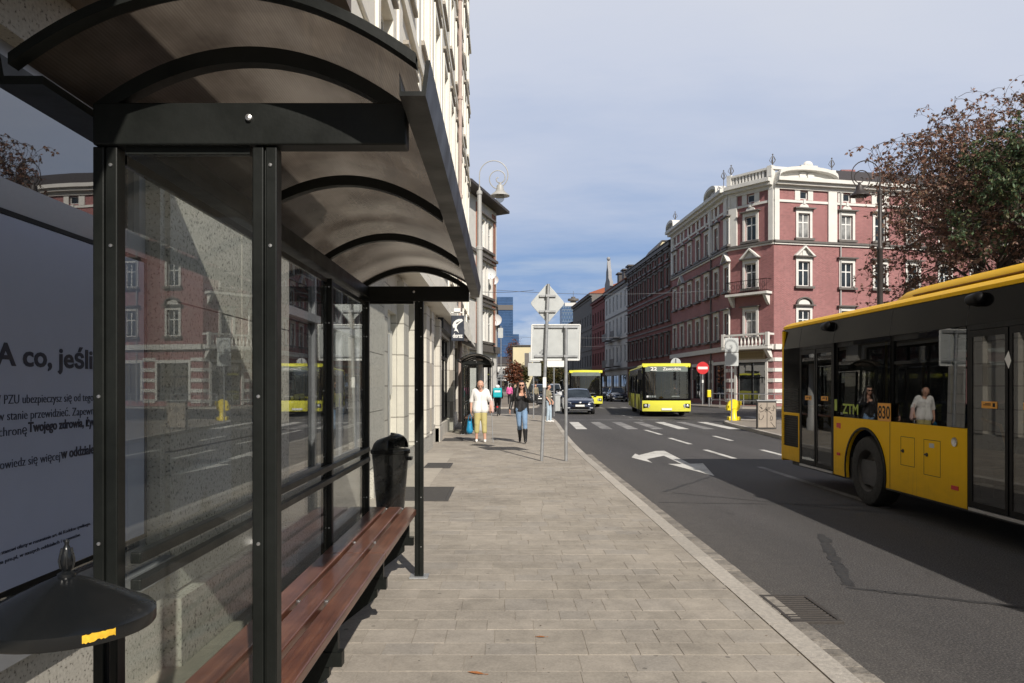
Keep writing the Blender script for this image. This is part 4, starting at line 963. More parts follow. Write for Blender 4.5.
# ------------------------------------------------------------------ bus shelter
SX, SY0, SY1 = -.72, 2.22, 6.25
YS = (2.22, 3.563, 4.907, 6.25)
def arc_z(x, c=-.735, w=.515, z0=2.475, r=.19): return z0 + r * (1 - ((x - c) / w) ** 2)
def shelter():
    t = thing('bus_shelter', 'dark metal bus shelter with arched brown roof and slatted bench, nearest the viewer', 'bus shelter', (SX, 4.2, .1), group='bus shelters along the wall')
    md = MAT['metal_dark']; p = .035; py_ = .025
    def post(x, y, name='post'):
        m = MB().box(x - p, x - .003, y - py_, y + py_, .1, 2.333).box(x + .003, x + p, y - py_, y + py_, .1, 2.333).box(x - .0035, x + .0035, y - py_ + .008, y + py_ - .008, .1, 2.33)
        o = m.build(name, md, t, bevel=.004)
        MB().box(x - .075, x + .075, y - .075, y + .075, .1, .112).build('base_plate', MAT['galv'], o, bevel=.003)
        b = MB()
        for z in (.35, .75, 1.2, 1.62, 2.05, 2.28): b.lathe([(.0, -py_ - .004), (.005, -py_ - .0035), (.006, -py_ + .004)], (x + .017 * (1 if int(z * 20) % 2 else -1), y, z), 8, 'y')
        b.build('bolt', MAT['steel'], o, smooth=True)
        return o
    for y in YS: post(-1.135 if y == SY0 else -1.12, y)
    for y in (SY0, SY1): post(-.68, y)
    for y in (SY0, SY1):
        o = MB().box(-1.165, -.275, y - .035, y + .035, 2.335, 2.455).build('cross_beam', md, t, bevel=.005)
        MB().lathe([(0, -.047), (.009, -.044), (.011, -.03)], (-.72, y, 2.41), 10, 'y').build('bolt', MAT['steel'], o, smooth=True)
    MB().box(-1.165, -1.085, SY0 + .036, SY1 - .036, 2.364, 2.448).build('top_rail', md, t, bevel=.004)
    # ribs
    for y in YS:
        n = 24; m = MB(); xs = [-1.17 + .89 * i / n for i in range(n + 1)]
        def zz(x): return 2.445 + .165 * (1 - ((x + .725) / .445) ** 2)
        for a, b in zip(xs, xs[1:]):
            m.add([(a, y - .022, zz(a) - .035), (b, y - .022, zz(b) - .035), (b, y + .022, zz(b) - .035), (a, y + .022, zz(a) - .035), (a, y - .022, zz(a) + .01), (b, y - .022, zz(b) + .01), (b, y + .022, zz(b) + .01), (a, y + .022, zz(a) + .01)],
                  [(0, 3, 2, 1), (4, 5, 6, 7), (0, 1, 5, 4), (2, 3, 7, 6)])
        m.build('roof_rib', md, t)
    # sheets between ribs: curved, 6 mm thick
    e = [1.98] + list(YS[1:3]) + [6.52]
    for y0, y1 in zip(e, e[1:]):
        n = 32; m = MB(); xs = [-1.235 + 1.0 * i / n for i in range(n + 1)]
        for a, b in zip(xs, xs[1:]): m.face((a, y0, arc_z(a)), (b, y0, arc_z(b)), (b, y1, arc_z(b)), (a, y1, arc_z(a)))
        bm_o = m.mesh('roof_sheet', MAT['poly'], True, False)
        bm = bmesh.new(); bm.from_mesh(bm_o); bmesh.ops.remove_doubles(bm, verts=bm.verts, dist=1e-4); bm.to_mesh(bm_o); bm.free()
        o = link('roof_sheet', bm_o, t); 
    # end trims following the arc
    for y in (1.965, 6.535):
        n = 32; m = MB(); xs = [-1.25 + 1.03 * i / n for i in range(n + 1)]
        for a, b in zip(xs, xs[1:]):
            m.add([(a, y - .022, arc_z(a) - .012), (b, y - .022, arc_z(b) - .012), (b, y + .022, arc_z(b) - .012), (a, y + .022, arc_z(a) - .012), (a, y - .022, arc_z(a) + .016), (b, y - .022, arc_z(b) + .016), (b, y + .022, arc_z(b) + .016), (a, y + .022, arc_z(a) + .016)],
                  [(0, 3, 2, 1), (4, 5, 6, 7), (0, 1, 5, 4), (2, 3, 7, 6)])
        o = m.build('roof_edge', md, t)
    # gutters front and rear
    MB().prism([(-.268, 1.99, 2.40), (-.20, 1.99, 2.40), (-.188, 1.99, 2.492), (-.2, 1.99, 2.492), (-.21, 1.99, 2.412), (-.262, 1.99, 2.412), (-.268, 1.99, 2.462)], (0, 4.54, 0)).build('gutter', md, t)
    MB().prism([(-1.315, 1.99, 2.43), (-1.19, 1.99, 2.43), (-1.19, 1.99, 2.452), (-1.29, 1.99, 2.452), (-1.30, 1.99, 2.51), (-1.315, 1.99, 2.51)], (0, 4.54, 0)).build('gutter', md, t)
    # glass: end panels and back panels
    for y in (SY0, SY1):
        o = MB().box(-1.082, -.726, y - .012, y + .012, 2.315, 2.34).build('glazing_bar', md, t); MB().box(-1.082, -.726, y - .012, y + .012, .36, .385).build('glazing_bar', md, t)
        MB().box(-1.082, -.72, y - .003, y + .003, .388, 2.313).build('glass_pane', MAT['glass'], o)
    for y0, y1 in zip(YS, YS[1:]):
        o = MB().box(-1.125, -1.113, y0 + .05, y1 - .05, .40, 2.30).build('glass_pane', MAT['glass'], t)
        MB().box(-1.13, -1.108, y0 + .05, y1 - .05, 2.303, 2.33).build('glazing_bar', md, o); MB().box(-1.13, -1.108, y0 + .05, y1 - .05, .37, .397).build('glazing_bar', md, o)
    for z in (1.045, 1.125): MB().box(-1.10, -1.068, SY0 + .05, SY1 - .05, z, z + .034).build('back_rail', md, t, bevel=.004)
    # bench
    bench = MB().box(-.93, -.90, SY0 + .03, SY1 - .03, .43, .46).build('bench', md, t)
    for y in YS: MB().box(-1.075, -.74 if y not in (SY0, SY1) else -.724, y - .03, y + .03, .36, .425).prism([(-1.07, y - .02, .358), (-1.07, y - .02, .13), (-1.03, y - .02, .13), (-.80, y - .02, .31), (-.80, y - .02, .358)], (0, .04, 0)).box(-1.06, -.76, y - .02, y + .02, .4252, .607).build('bench_support', md, bench)
    for x in (-1.075, -.942, -.809):
        for a, b in ((2.33, 4.60), (4.604, 6.36)): MB().box(x, x + .107, a, b, .61, .652).build('slat', MAT['slat'], bench, bevel=.006)
    bb = MB()
    for y in YS:
        for x in (-.93, -.80): bb.lathe([(.011, .646), (.011, .655), (.004, .657)], (x - .02, y + .01, 0), 8)
    bb.build('bolt', MAT['steel'], bench)
    for x in (-1.12, -.68): pass
    # little notice on the end glass
    return t
sh = shelter()
s2_ = dup(sh, (SX - .14, 4.2 + 22.3, .1), label='smaller-looking dark bus shelter farther along the wall, past the fish sign', group='bus shelters along the wall')

# ------------------------------------------------------------------ litter bins
def street_bin():
    t = thing('litter_bin', 'black lidded litter bin with pointed finial and torn yellow sticker, bottom left corner', 'bin', (-1.02, 1.8, .1))
    lid = MB().lathe([(.189, 1.088), (.192, 1.092), (.192, 1.118), (.184, 1.126), (.145, 1.146), (.1, 1.17), (.06, 1.19), (.03, 1.203), (.012, 1.207)], (-1.02, 1.8, 0), 48).build('lid', MAT['black_lid'], t, smooth=True)
    f = MB().lathe([(.02, 1.205), (.02, 1.212), (.009, 1.218), (.013, 1.226), (.0165, 1.24), (.0155, 1.256), (.009, 1.27), (.0045, 1.28), (.006, 1.286), (.002, 1.292)], (-1.02, 1.8, 0), 16)
    for k in range(6):
        a = k * math.pi / 3; f.tube([(-1.02 + .014 * math.cos(a), 1.8 + .014 * math.sin(a), 1.225), (-1.02 + .0175 * math.cos(a), 1.8 + .0175 * math.sin(a), 1.243), (-1.02 + .011 * math.cos(a), 1.8 + .011 * math.sin(a), 1.27)], .003, 5)
    f.build('finial', MAT['black_lid'], t, smooth=True)
    # torn sticker on the rim band, following its curve
    s = MB(); r = .1932; R_ = random.Random(3); prev = None
    for i in range(19):
        a = RAD(-52 + i * 1.15) ; zt = 1.117 + R_.uniform(-.0025, .0005) ; zb = 1.101 + R_.uniform(-.002, .002) - (.003 if i < 7 else 0)
        q = ((-1.02 + r * math.cos(a), 1.8 + r * math.sin(a), zb), (-1.02 + r * math.cos(a), 1.8 + r * math.sin(a), zt))
        if prev: s.face(prev[0], q[0], q[1], prev[1])
        prev = q
    s.build('sticker', MAT['yellow_sticker'], lid)
    b = MB().lathe([(.12, .1), (.14, .12), (.158, .85), (.166, .855), (.166, .875), (.158, .875), (.15, .85), (.13, .5)], (-1.02, 1.8, 0), 32); b.build('body', MAT['black_lid'], t, smooth=True)
    for a, r in ((1.36, .134), (3.46, .16)): MB().tube([(-1.02 + r * math.cos(a), 1.8 + r * math.sin(a), .87), (-1.02 + r * math.cos(a), 1.8 + r * math.sin(a), 1.10)], .006, 6).build('strut', MAT['black'], t)
def lidmat():
    m, nt, out = newmat('scuffed_black_enamel'); q = N(nt); b = q.n('ShaderNodeBsdfPrincipled'); o = q.obj()
    n = q.noise(o, 30, 7, .7); n2 = q.noise(o, 5, 4)
    w = q.ramp(q.math('MULTIPLY_ADD', n2, .55, q.math('MULTIPLY', n, .5)), [(.60, 0.), (.72, 1.)])
    q.l(q.mix(w, (.008, .009, .010), (.06, .06, .056)), b.inputs['Base Color'])
    q.l(q.ramp(n2, [(.3, .16), (.7, .4)]), b.inputs['Roughness']); q.l(q.bump(n, .1, .003), b.inputs['Normal'])
    q.l(b.outputs[0], out.inputs[0]); return m
MAT['black_lid'] = lidmat()
street_bin()
t = thing('litter_bin', 'tapered black plastic bin with hooded lid standing behind the bench', 'bin', (-1.06, 7.25, .1))
c = (-1.06, 7.25, 0)
MB().lathe([(.085, .1), (.095, .11), (.13, .5), (.164, .92), (.172, .99), (.174, 1.035), (.167, 1.04), (.162, .98)], c, 32).build('body', MAT['black_lid'], t, smooth=True)
MB().lathe([(.178, 1.015), (.186, 1.02), (.186, 1.05), (.178, 1.055)], c, 32).build('rim', MAT['black'], t, smooth=True)
hd = MB(); prof = [(.174, 1.05), (.17, 1.09), (.155, 1.13), (.125, 1.16), (.08, 1.18), (.03, 1.19), (.002, 1.192)]; nn = 32
for i in range(len(prof) - 1):
    for j in range(nn):
        a, b = 2 * math.pi * j / nn, 2 * math.pi * (j + 1) / nn
        if math.cos((a + b) / 2 + .5) > .55 and i < 3: continue
        P_ = lambda r, z, w: (c[0] + r * math.cos(w), c[1] + r * math.sin(w), z + (.02 * math.cos(w)))
        hd.face(P_(*prof[i], a), P_(*prof[i], b), P_(*prof[i + 1], b), P_(*prof[i + 1], a))
hm = hd.mesh('hood', MAT['black_lid'], True, False); bm = bmesh.new(); bm.from_mesh(hm); bmesh.ops.remove_doubles(bm, verts=bm.verts, dist=1e-4); bm.to_mesh(hm); bm.free()
ho = link('hood', hm, t); so = ho.modifiers.new('thick', 'SOLIDIFY'); so.thickness = .008
MB().box(-.90, -.855, 7.2, 7.3, .955, .985).build('latch', MAT['black'], t, bevel=.004)

# ------------------------------------------------------------------ hanging fish sign
t = thing('hanging_sign', 'dark hanging shop sign with a white leaping fish, projecting from the wall', 'sign', (-1.32, 21.6, 3.0))
fy = 21.6; x0, x1, z0, z1 = X(451.3, fy), X(464, fy), Z(341, fy), Z(315.5, fy)
MB().box(x0, x1, fy - .03, fy + .03, z0, z1).build('panel', MAT['fascia'], t, bevel=.01)
MB().tube([(-1.86, fy, z1 + .08), (x1, fy, z1 + .08)], .018, 6).tube([((x0 + x1) / 2, fy, z1 - .002), ((x0 + x1) / 2, fy, z1 + .08)], .012, 6).box(x0 + .08, x1 - .1, fy - .05, fy + .05, z1 + .1, z1 + .2).build('bracket', MAT['white'], t)
def fx(u, v): return (x0 + (x1 - x0) * u, fy - .0335, z0 + (z1 - z0) * v)
sp = [(.10, .62), (.2, .74), (.38, .82), (.6, .86), (.85, .86), (.93, .80), (.8, .74), (.62, .68), (.46, .6), (.42, .5), (.52, .42), (.60, .30), (.50, .36), (.38, .40), (.2, .38), (.30, .46), (.24, .54), (.16, .5)]
fish = MB().prism([fx(u, v) for u, v in sp], (0, .003, 0)).build('fish_emblem', MAT['white'], t)
MB().prism([fx(u, v) for u, v in ((.34, .70), (.6, .76), (.78, .80), (.6, .73), (.45, .66))], (0, -.002, 0)).build('fish_stripe', MAT['fascia'], fish)
lettering('dorsz', .17, basis((1, 0, 0), (0, 0, 1), fx(.5, .13)), MAT['white'], t, bold=.006, align='CENTER', width=(x1 - x0) * .78)

# ------------------------------------------------------------------ street lamps with a scroll arm
def lamp(x, y, sgn, mat, lab, thick=1.):
    t = thing('street_lamp', lab, 'street lamp', (x, y, .1), group='scroll-armed street lamps')
    k = thick
    MB().lathe([(.19 * k, .1), (.19 * k, .5), (.15 * k, .55), (.14 * k, 1.6), (.115 * k, 1.7), (.105 * k, 6.4), (.125 * k, 6.42), (.125 * k, 6.52), (.085 * k, 6.56), (.075 * k, 8.35), (.1 * k, 8.37), (.1 * k, 8.47), (.04, 8.52), (.03, 8.6)], (x, y, 0), 16).build('pole', MAT[mat], t, smooth=True)
    pts = [(x, y, 8.55), (x, y, 9.0)]
    r = .5; cx = x + sgn * r; cz = 9.05
    for i in range(40):
        a = math.pi - i * (math.pi * 1.5 / 22); rr = r if i < 22 else r * (1 - (i - 21) / 19 * .82)
        if i < 22: pts.append((cx + sgn * rr * math.cos(a), y, cz + rr * math.sin(a)))
    # spiral inwards from the outer end
    b0 = math.pi - 21 * (math.pi * 1.5 / 22); ex, ez = cx + sgn * r * math.cos(b0), cz + r * math.sin(b0)
    sx_, sz_ = cx + sgn * .18, cz - .12; rad = math.hypot((ex - sx_), (ez - sz_)); ph = math.atan2(ez - sz_, (ex - sx_) * sgn)
    for i in range(1, 30):
        a = ph - i * .3; rr = rad * (1 - i / 30) ** .8; pts.append((sx_ + sgn * rr * math.cos(a), y, sz_ + rr * math.sin(a)))
    MB().tube(pts, .019, 6).build('scroll_arm', MAT[mat], t, smooth=True)
    lx = cx + sgn * .22; hz = 8.78
    hd = MB().lathe([(.02, hz + .02), (.05, hz), (.05, hz - .06), (.11, hz - .1), (.14, hz - .26), (.2, hz - .34), (.33, hz - .44), (.34, hz - .47), (.3, hz - .47), (.16, hz - .4)], (lx, y, 0), 20).build('lamp_hood', MAT[mat], t, smooth=True)
    MB().ball((lx, y, hz - .52), .15, 14, 10, (1, 1, 1.2)).build('globe', glassmat('lamp_globe', (.8, .8, .78), 1.45, .2, .05), hd, smooth=True)
lamp(X(479.5, 27), 27, 1, 'lampgrey', 'grey street lamp with a scroll arm standing at the left wall')
lamp(X(880, 27), 27, -1, 'lampbrown', 'dark brown street lamp with a scroll arm in front of the rusty tree', .88)

# ------------------------------------------------------------------ signs seen from behind
def back_plate(t, pts, y, name, mat='signback', th=.02):
    o = MB().prism([(x, y, z) for x, z in pts], (0, th, 0)).build(name, MAT[mat], t, bevel=.006)
    return o
t = thing('sign_post', 'leaning grey pole carrying the back of a diamond road sign', 'sign', (X(541.5, 15.9), 15.9, .1))
d = 15.9; xb, xt = X(541.5, d), X(548.4, d)
lx = lambda z: xb + (xt - xb) * (z - .1) / (Z(284, d) - .1)
MB().tube([(xb, d, .1), (xt, d, Z(284, d))], .034, 10).build('pole', MAT['galv'], t, smooth=True)
cz = Z(303, d); cx = lx(cz); hw, hh = 17.6 * d / F, 20.3 * d / F
def rnd(pts, r, n=4):
    out = []
    for i, p in enumerate(pts):
        a, b = Vector(pts[i - 1]) - Vector(p), Vector(pts[(i + 1) % len(pts)]) - Vector(p); a.normalize(); b.normalize()
        for k in range(n + 1):
            q = k / n; u = Vector(p) + a * r * (1 - q) ** 2 + b * r * q ** 2; out.append(tuple(u))
    return out
dp_ = back_plate(t, rnd([(cx, cz + hh), (cx + hw, cz), (cx, cz - hh), (cx - hw, cz)], .06), d + .05, 'diamond_plate')
MB().prism([(x, d + .071, z) for x, z in rnd([(cx, cz + hh - .03), (cx + hw - .03, cz), (cx, cz - hh + .03), (cx - hw + .03, cz)], .05)], (0, .004, 0)).build('sign_face', MAT['white'], dp_)
for z in (cz + .15, cz - .17): MB().box(cx - .17, cx + .17, d + .012, d + .049, z - .02, z + .02).box(lx(z) - .045, lx(z) + .045, d - .042, d + .011, z - .025, z + .025).build('clamp', MAT['galv'], t)
MB().box(lx(1.7) - .036, lx(1.7) + .036, d - .0365, d - .034, 1.62, 1.83).build('sticker', MAT['white'], t)
t = thing('sign_post', 'grey pole beside the kerb holding the back of a wide rectangular road sign', 'sign', (X(565.5, 15.9), 15.9, .1))
xa = X(566, d)
MB().tube([(xa, d, .1), (xa, d, Z(325, d))], .034, 10).build('pole', MAT['galv'], t, smooth=True)
x0, x1, z0, z1 = X(532, d), X(580.5, d), Z(360, d), Z(324.5, d)
bp = back_plate(t, rnd([(x0 - .0, z1), (x1, z1), (x1 - .02, z0), (x0 - .02, z0)], .05), d + .072, 'board')
e = MB()
for a, b in (((x0, z1), (x1, z1)), ((x1, z1), (x1 - .02, z0)), ((x1 - .02, z0), (x0 - .02, z0)), ((x0 - .02, z0), (x0, z1))): e.tube([(a[0], d + .07, a[1]), (b[0], d + .07, b[1])], .014, 6)
e.build('edge_profile', MAT['white'], bp)
m = MB()
for z in (z1 - .05, z0 + .08): m.box(x0 + .05, x1 - .05, d + .04, d + .071, z - .018, z + .018).box(xa - .045, xa + .045, d - .042, d + .039, z - .025, z + .025)
m.build('clamp', MAT['galv'], t)
st = MB(); R_ = random.Random(2)
for _ in range(7):
    sx_, sz_ = R_.uniform(x0 + .05, x0 + .3), R_.uniform(z0 + .05, z0 + .25); st.face((sx_, d + .0705, sz_), (sx_ + .05, d + .0705, sz_ + .01), (sx_ + .04, d + .0705, sz_ + .06), (sx_ - .01, d + .0705, sz_ + .04))
st.build('sticker_remains', MAT['galv'], bp)

def simple_sign(name, lab, x, y, top, plates, r=.032, mat='galv', base=.1):
    t = thing(name, lab, 'sign', (x, y, base))
    MB().tube([(x, y, base), (x, y, top)], r, 10).build('pole', MAT[mat], t, smooth=True)
    for nm, x0, x1, z0, z1, mt in plates:
        o = MB().prism([(a, y - .07, b) for a, b in rnd([(x0, z1), (x1, z1), (x1, z0), (x0, z0)], .04)], (0, .025, 0)).build(nm, MAT[mt], t)
        MB().box(x - .06, x + .06, y - .0445, y + .035, (z0 + z1) / 2 - .02, (z0 + z1) / 2 + .02).build('clamp', MAT['galv'], o)
    return t
d = 37.; simple_sign('sign_post', 'plain grey pole with a stacked pair of grey plates behind the leaning pole', X(533.5, d), d, Z(345, d), [('plate', X(528, d), X(541, d), Z(376, d), Z(363, d), 'signback'), ('plate', X(529, d), X(540, d), Z(362, d), Z(352, d), 'signback')])
d = 42.; simple_sign('sign_post', 'pole with a small white rectangular plate below the wide grey board', X(554, d), d, Z(360, d), [('plate', X(547, d), X(564, d), Z(367, d), Z(360.5, d), 'white')], base=0.)
d = 58.; simple_sign('sign_post', 'far thin pole with a round blue scroll plate beside the left house', X(501, d), d, Z(326, d), [('plate', X(498, d), X(503, d), Z(338, d), Z(328, d), 'signback')])
# no entry
d = 63.; t = thing('no_entry_sign', 'round red no entry sign with white bar at the side street mouth', 'sign', (X(703, d), d, .1)); x, z = X(702.5, d), Z(368, d); r = 6.2 * d / F
MB().tube([(x, d, .1), (x, d, z + r)], .045, 10).build('pole', MAT['galv'], t)
MB().lathe([(.01, 0), (r, 0), (r, .02), (.01, .02)], (x, d - .08, z), 28, 'y').build('disc', MAT['red_sign'], t)
MB().box(x - r * .78, x + r * .78, d - .086, d - .082, z - r * .2, z + r * .2).build('white_bar', MAT['white'], t)
MB().box(x - .06, x + .06, d - .1, d - .06, 1.9, 2.15).build('small_plate', MAT['white'], t)
# round sign back showing above the oncoming bus
d = 60.; t = thing('round_sign', 'back of a round grey sign rising just above the oncoming lemon bus', 'sign', (X(676, d), d, .1)); x, z = X(676, d), Z(363, d)
MB().tube([(x, d, .1), (x, d, z + .36)], .04, 8).build('pole', MAT['galv'], t)
MB().lathe([(.01, 0), (.4, 0), (.4, .02), (.01, .02)], (x, d + .05, z), 24, 'y').build('disc', MAT['signback'], t)
MB().box(x - .3, x + .3, d + .02, d + .048, z - .03, z + .03).build('clamp', MAT['galv'], t)
# island post with two stacked plates and the yellow keep-side bollard
d = 34.2; t = simple_sign('sign_post', 'pole with two stacked grey sign backs rising beside the yellow bollard', X(731.5, d), d, Z(336, d), [('plate', X(724.5, d), X(738, d), Z(352, d), Z(338, d), 'signback'), ('plate', X(724.5, d), X(738, d), Z(366, d), Z(352.6, d), 'signback')])
d = 34.6; t = thing('traffic_bollard', 'bright yellow traffic bollard with round head at the pavement corner', 'bollard', (X(733, d), d, .1)); x = X(733.5, d)
MB().lathe([(.2, .1), (.2, .2), (.15, .26), (.13, .62), (.16, .64)], (x, d, 0), 16).build('base', MAT['yellow_plastic'], t, smooth=True)
MB().lathe([(.02, -.09), (.27, -.09), (.29, -.05), (.29, .05), (.27, .09), (.02, .09)], (x, d, .76), 24, 'y').build('round_head', MAT['yellow_plastic'], t, smooth=True)
for s_ in (-1, 1): MB().box(x + s_ * .2 - .07, x + s_ * .2 + .07, d - .2, d + .1, .1, .28).build('foot', MAT['yellow_plastic'], t, bevel=.03)
MB().box(x + .2, x + .34, d - .09, d + .09, .78, .98).build('side_lug', MAT['yellow_plastic'], t, bevel=.03)
MB().box(x - .33, x - .19, d - .09, d + .09, .55, .80).build('side_lug', MAT['yellow_plastic'], t, bevel=.03)
# small yellow box on the guard rail side
d = 58.2; t = thing('ticket_box', 'small yellow box on a short post behind the no entry sign', 'box', (X(709, d), d, .1)); x = X(709, d)
MB().tube([(x, d, .1), (x, d, .8)], .05, 8).build('post', MAT['galv'], t); MB().box(x - .14, x + .14, d - .1, d + .1, .8, 1.35).build('case', MAT['yellow_plastic'], t, bevel=.03)
# framed two-panel barrier with scribbled panels
d = 27.5; t = thing('panel_barrier', 'beige two-panel barrier with black scribbles standing behind the near bus', 'cabinet', (X(767, d), d, .1))
x0, x1 = X(757.3, d), X(776.5, d); z0, z1 = .12, Z(401, d)
f = MB().box(x0, x1, d, d + .14, z0, z1).build('case', MAT['mat_dark'], t, bevel=.01)
xm = (x0 + x1) / 2
for a, b in ((x0 + .03, xm - .012), (xm + .012, x1 - .03)): MB().box(a, b, d - .014, d - .002, z0 + .05, z1 - .06).build('door_panel', MAT['graffiti_panel'], t)
gs_ = MB(); R_ = random.Random(8)
for k in range(9):
    px_, pz_ = R_.uniform(x0 + .1, x1 - .1), R_.uniform(.4, .95); pts = []
    for i in range(6): px_ = min(x1 - .06, max(x0 + .06, px_ + R_.uniform(-.09, .09))); pz_ = min(z1 - .1, max(.2, pz_ + R_.uniform(-.13, .13))); pts.append((px_, d - .0165, pz_))
    gs_.tube(pts, .008, 4)
gs_.build('scribbles', MAT['black'], t)
MB().box(x0 - .02, x1 + .02, d - .03, d + .17, z1, z1 + .04).build('cap', MAT['galv'], t)

# guard rail at the foot of the brick corner house
t = thing('guard_rail', 'grey pedestrian guard rail in front of the brick house shops', 'railing', (19.2, 57.6, .1)); m = MB()
ga = [(16.9, 62.5), (17.2, 58.6), (18.8, 56.6), (21, 56.4), (24, 57.0), (27, 57.7)]
for z in (.55, 1.05): m.tube([(x, y, z) for x, y in ga], .03, 6)
m.build('rail', MAT['galv'], t)
for (xa_, ya_), (xb_, yb_) in zip(ga, ga[1:]):
    for k in (0, .5): MB().tube([(xa_ + (xb_ - xa_) * k, ya_ + (yb_ - ya_) * k, .1), (xa_ + (xb_ - xa_) * k, ya_ + (yb_ - ya_) * k, 1.08)], .03, 6).build('rail_post', MAT['galv'], t)
# grey bin-like pillar at the far kerb
d = 50.; t = thing('utility_pillar', 'short pale grey service pillar at the kerb behind the waiting woman', 'cabinet', (X(557, d), d, 0)); x = X(557.5, d)
MB().box(x - .17, x + .17, d - .15, d + .15, .0, 1.05).build('case', MAT['signback'], t, bevel=.02); MB().box(x - .2, x + .2, d - .18, d + .18, 1.05, 1.12).build('cap', MAT['galv'], t, bevel=.02)
# satellite dishes on the far left facade
for px_, py, d, r, lab in ((490.5, 274, 58.5, .42, 'white satellite dish, the upper one on the brick-striped house'), (494, 280, 60.3, .36, 'grey satellite dish close below the upper white one'), (496, 320, 60.5, .45, 'grey satellite dish at the balcony level of the brick-striped house')):
    t = thing('satellite_dish', lab, 'satellite dish', (X(px_, d), d, Z(py, d)), group='satellite dishes on the left facades')
    MB().lathe([(.001, .1), (r * .5, .08), (r * .85, .03), (r, -.02), (r * .98, -.05), (r * .8, .0), (r * .4, .05), (.001, .07)], (X(px_, d), d, Z(py, d)), 20, 'y').build('reflector', MAT['dish'], t, smooth=True)
    MB().tube([(X(px_, d), d + .05, Z(py, d)), (X(px_, d) - .3, d + .25, Z(py, d) - .3), (X(px_, d) - .62, d + .7, Z(py, d) - .3)], .025, 6).tube([(X(px_, d), d + .02, Z(py, d) - r), (X(px_, d) + .05, d - .35, Z(py, d) - .1)], .015, 5).build('arm', MAT['galv'], t)
# span wires over the street
def wire(p0, p1, sag, lab, r=.014):
    n = 14; pts = []
    for i in range(n + 1):
        u = i / n; pts.append((p0[0] + (p1[0] - p0[0]) * u, p0[1] + (p1[1] - p0[1]) * u, p0[2] + (p1[2] - p0[2]) * u - sag * 4 * u * (1 - u)))
    tag(MB().tube(pts, r, 5).build('span_wire', MAT['wire'], M=None), lab, 'wire', 'span wires across the street')
wire((-.6, 58.5, Z(290, 58.5)), (18.15, 63, Z(289.5, 63)), .35, 'span wire crossing the street in front of the brick corner house', .016)
wire((-.4, 76, Z(336, 76)), (17.4, 78, Z(334, 78)), .3, 'span wire across the street below the gabled house balconies')
wire((-.3, 95, Z(345, 95)), (16.7, 95, Z(344, 95)), .3, 'lower span wire across the street, near the far yellow bus')
wire((-1.68, 31, Z(291, 31)), (X(534, 56), 56, Z(290, 56)), .1, 'wire leaving the left facade towards the diamond sign')
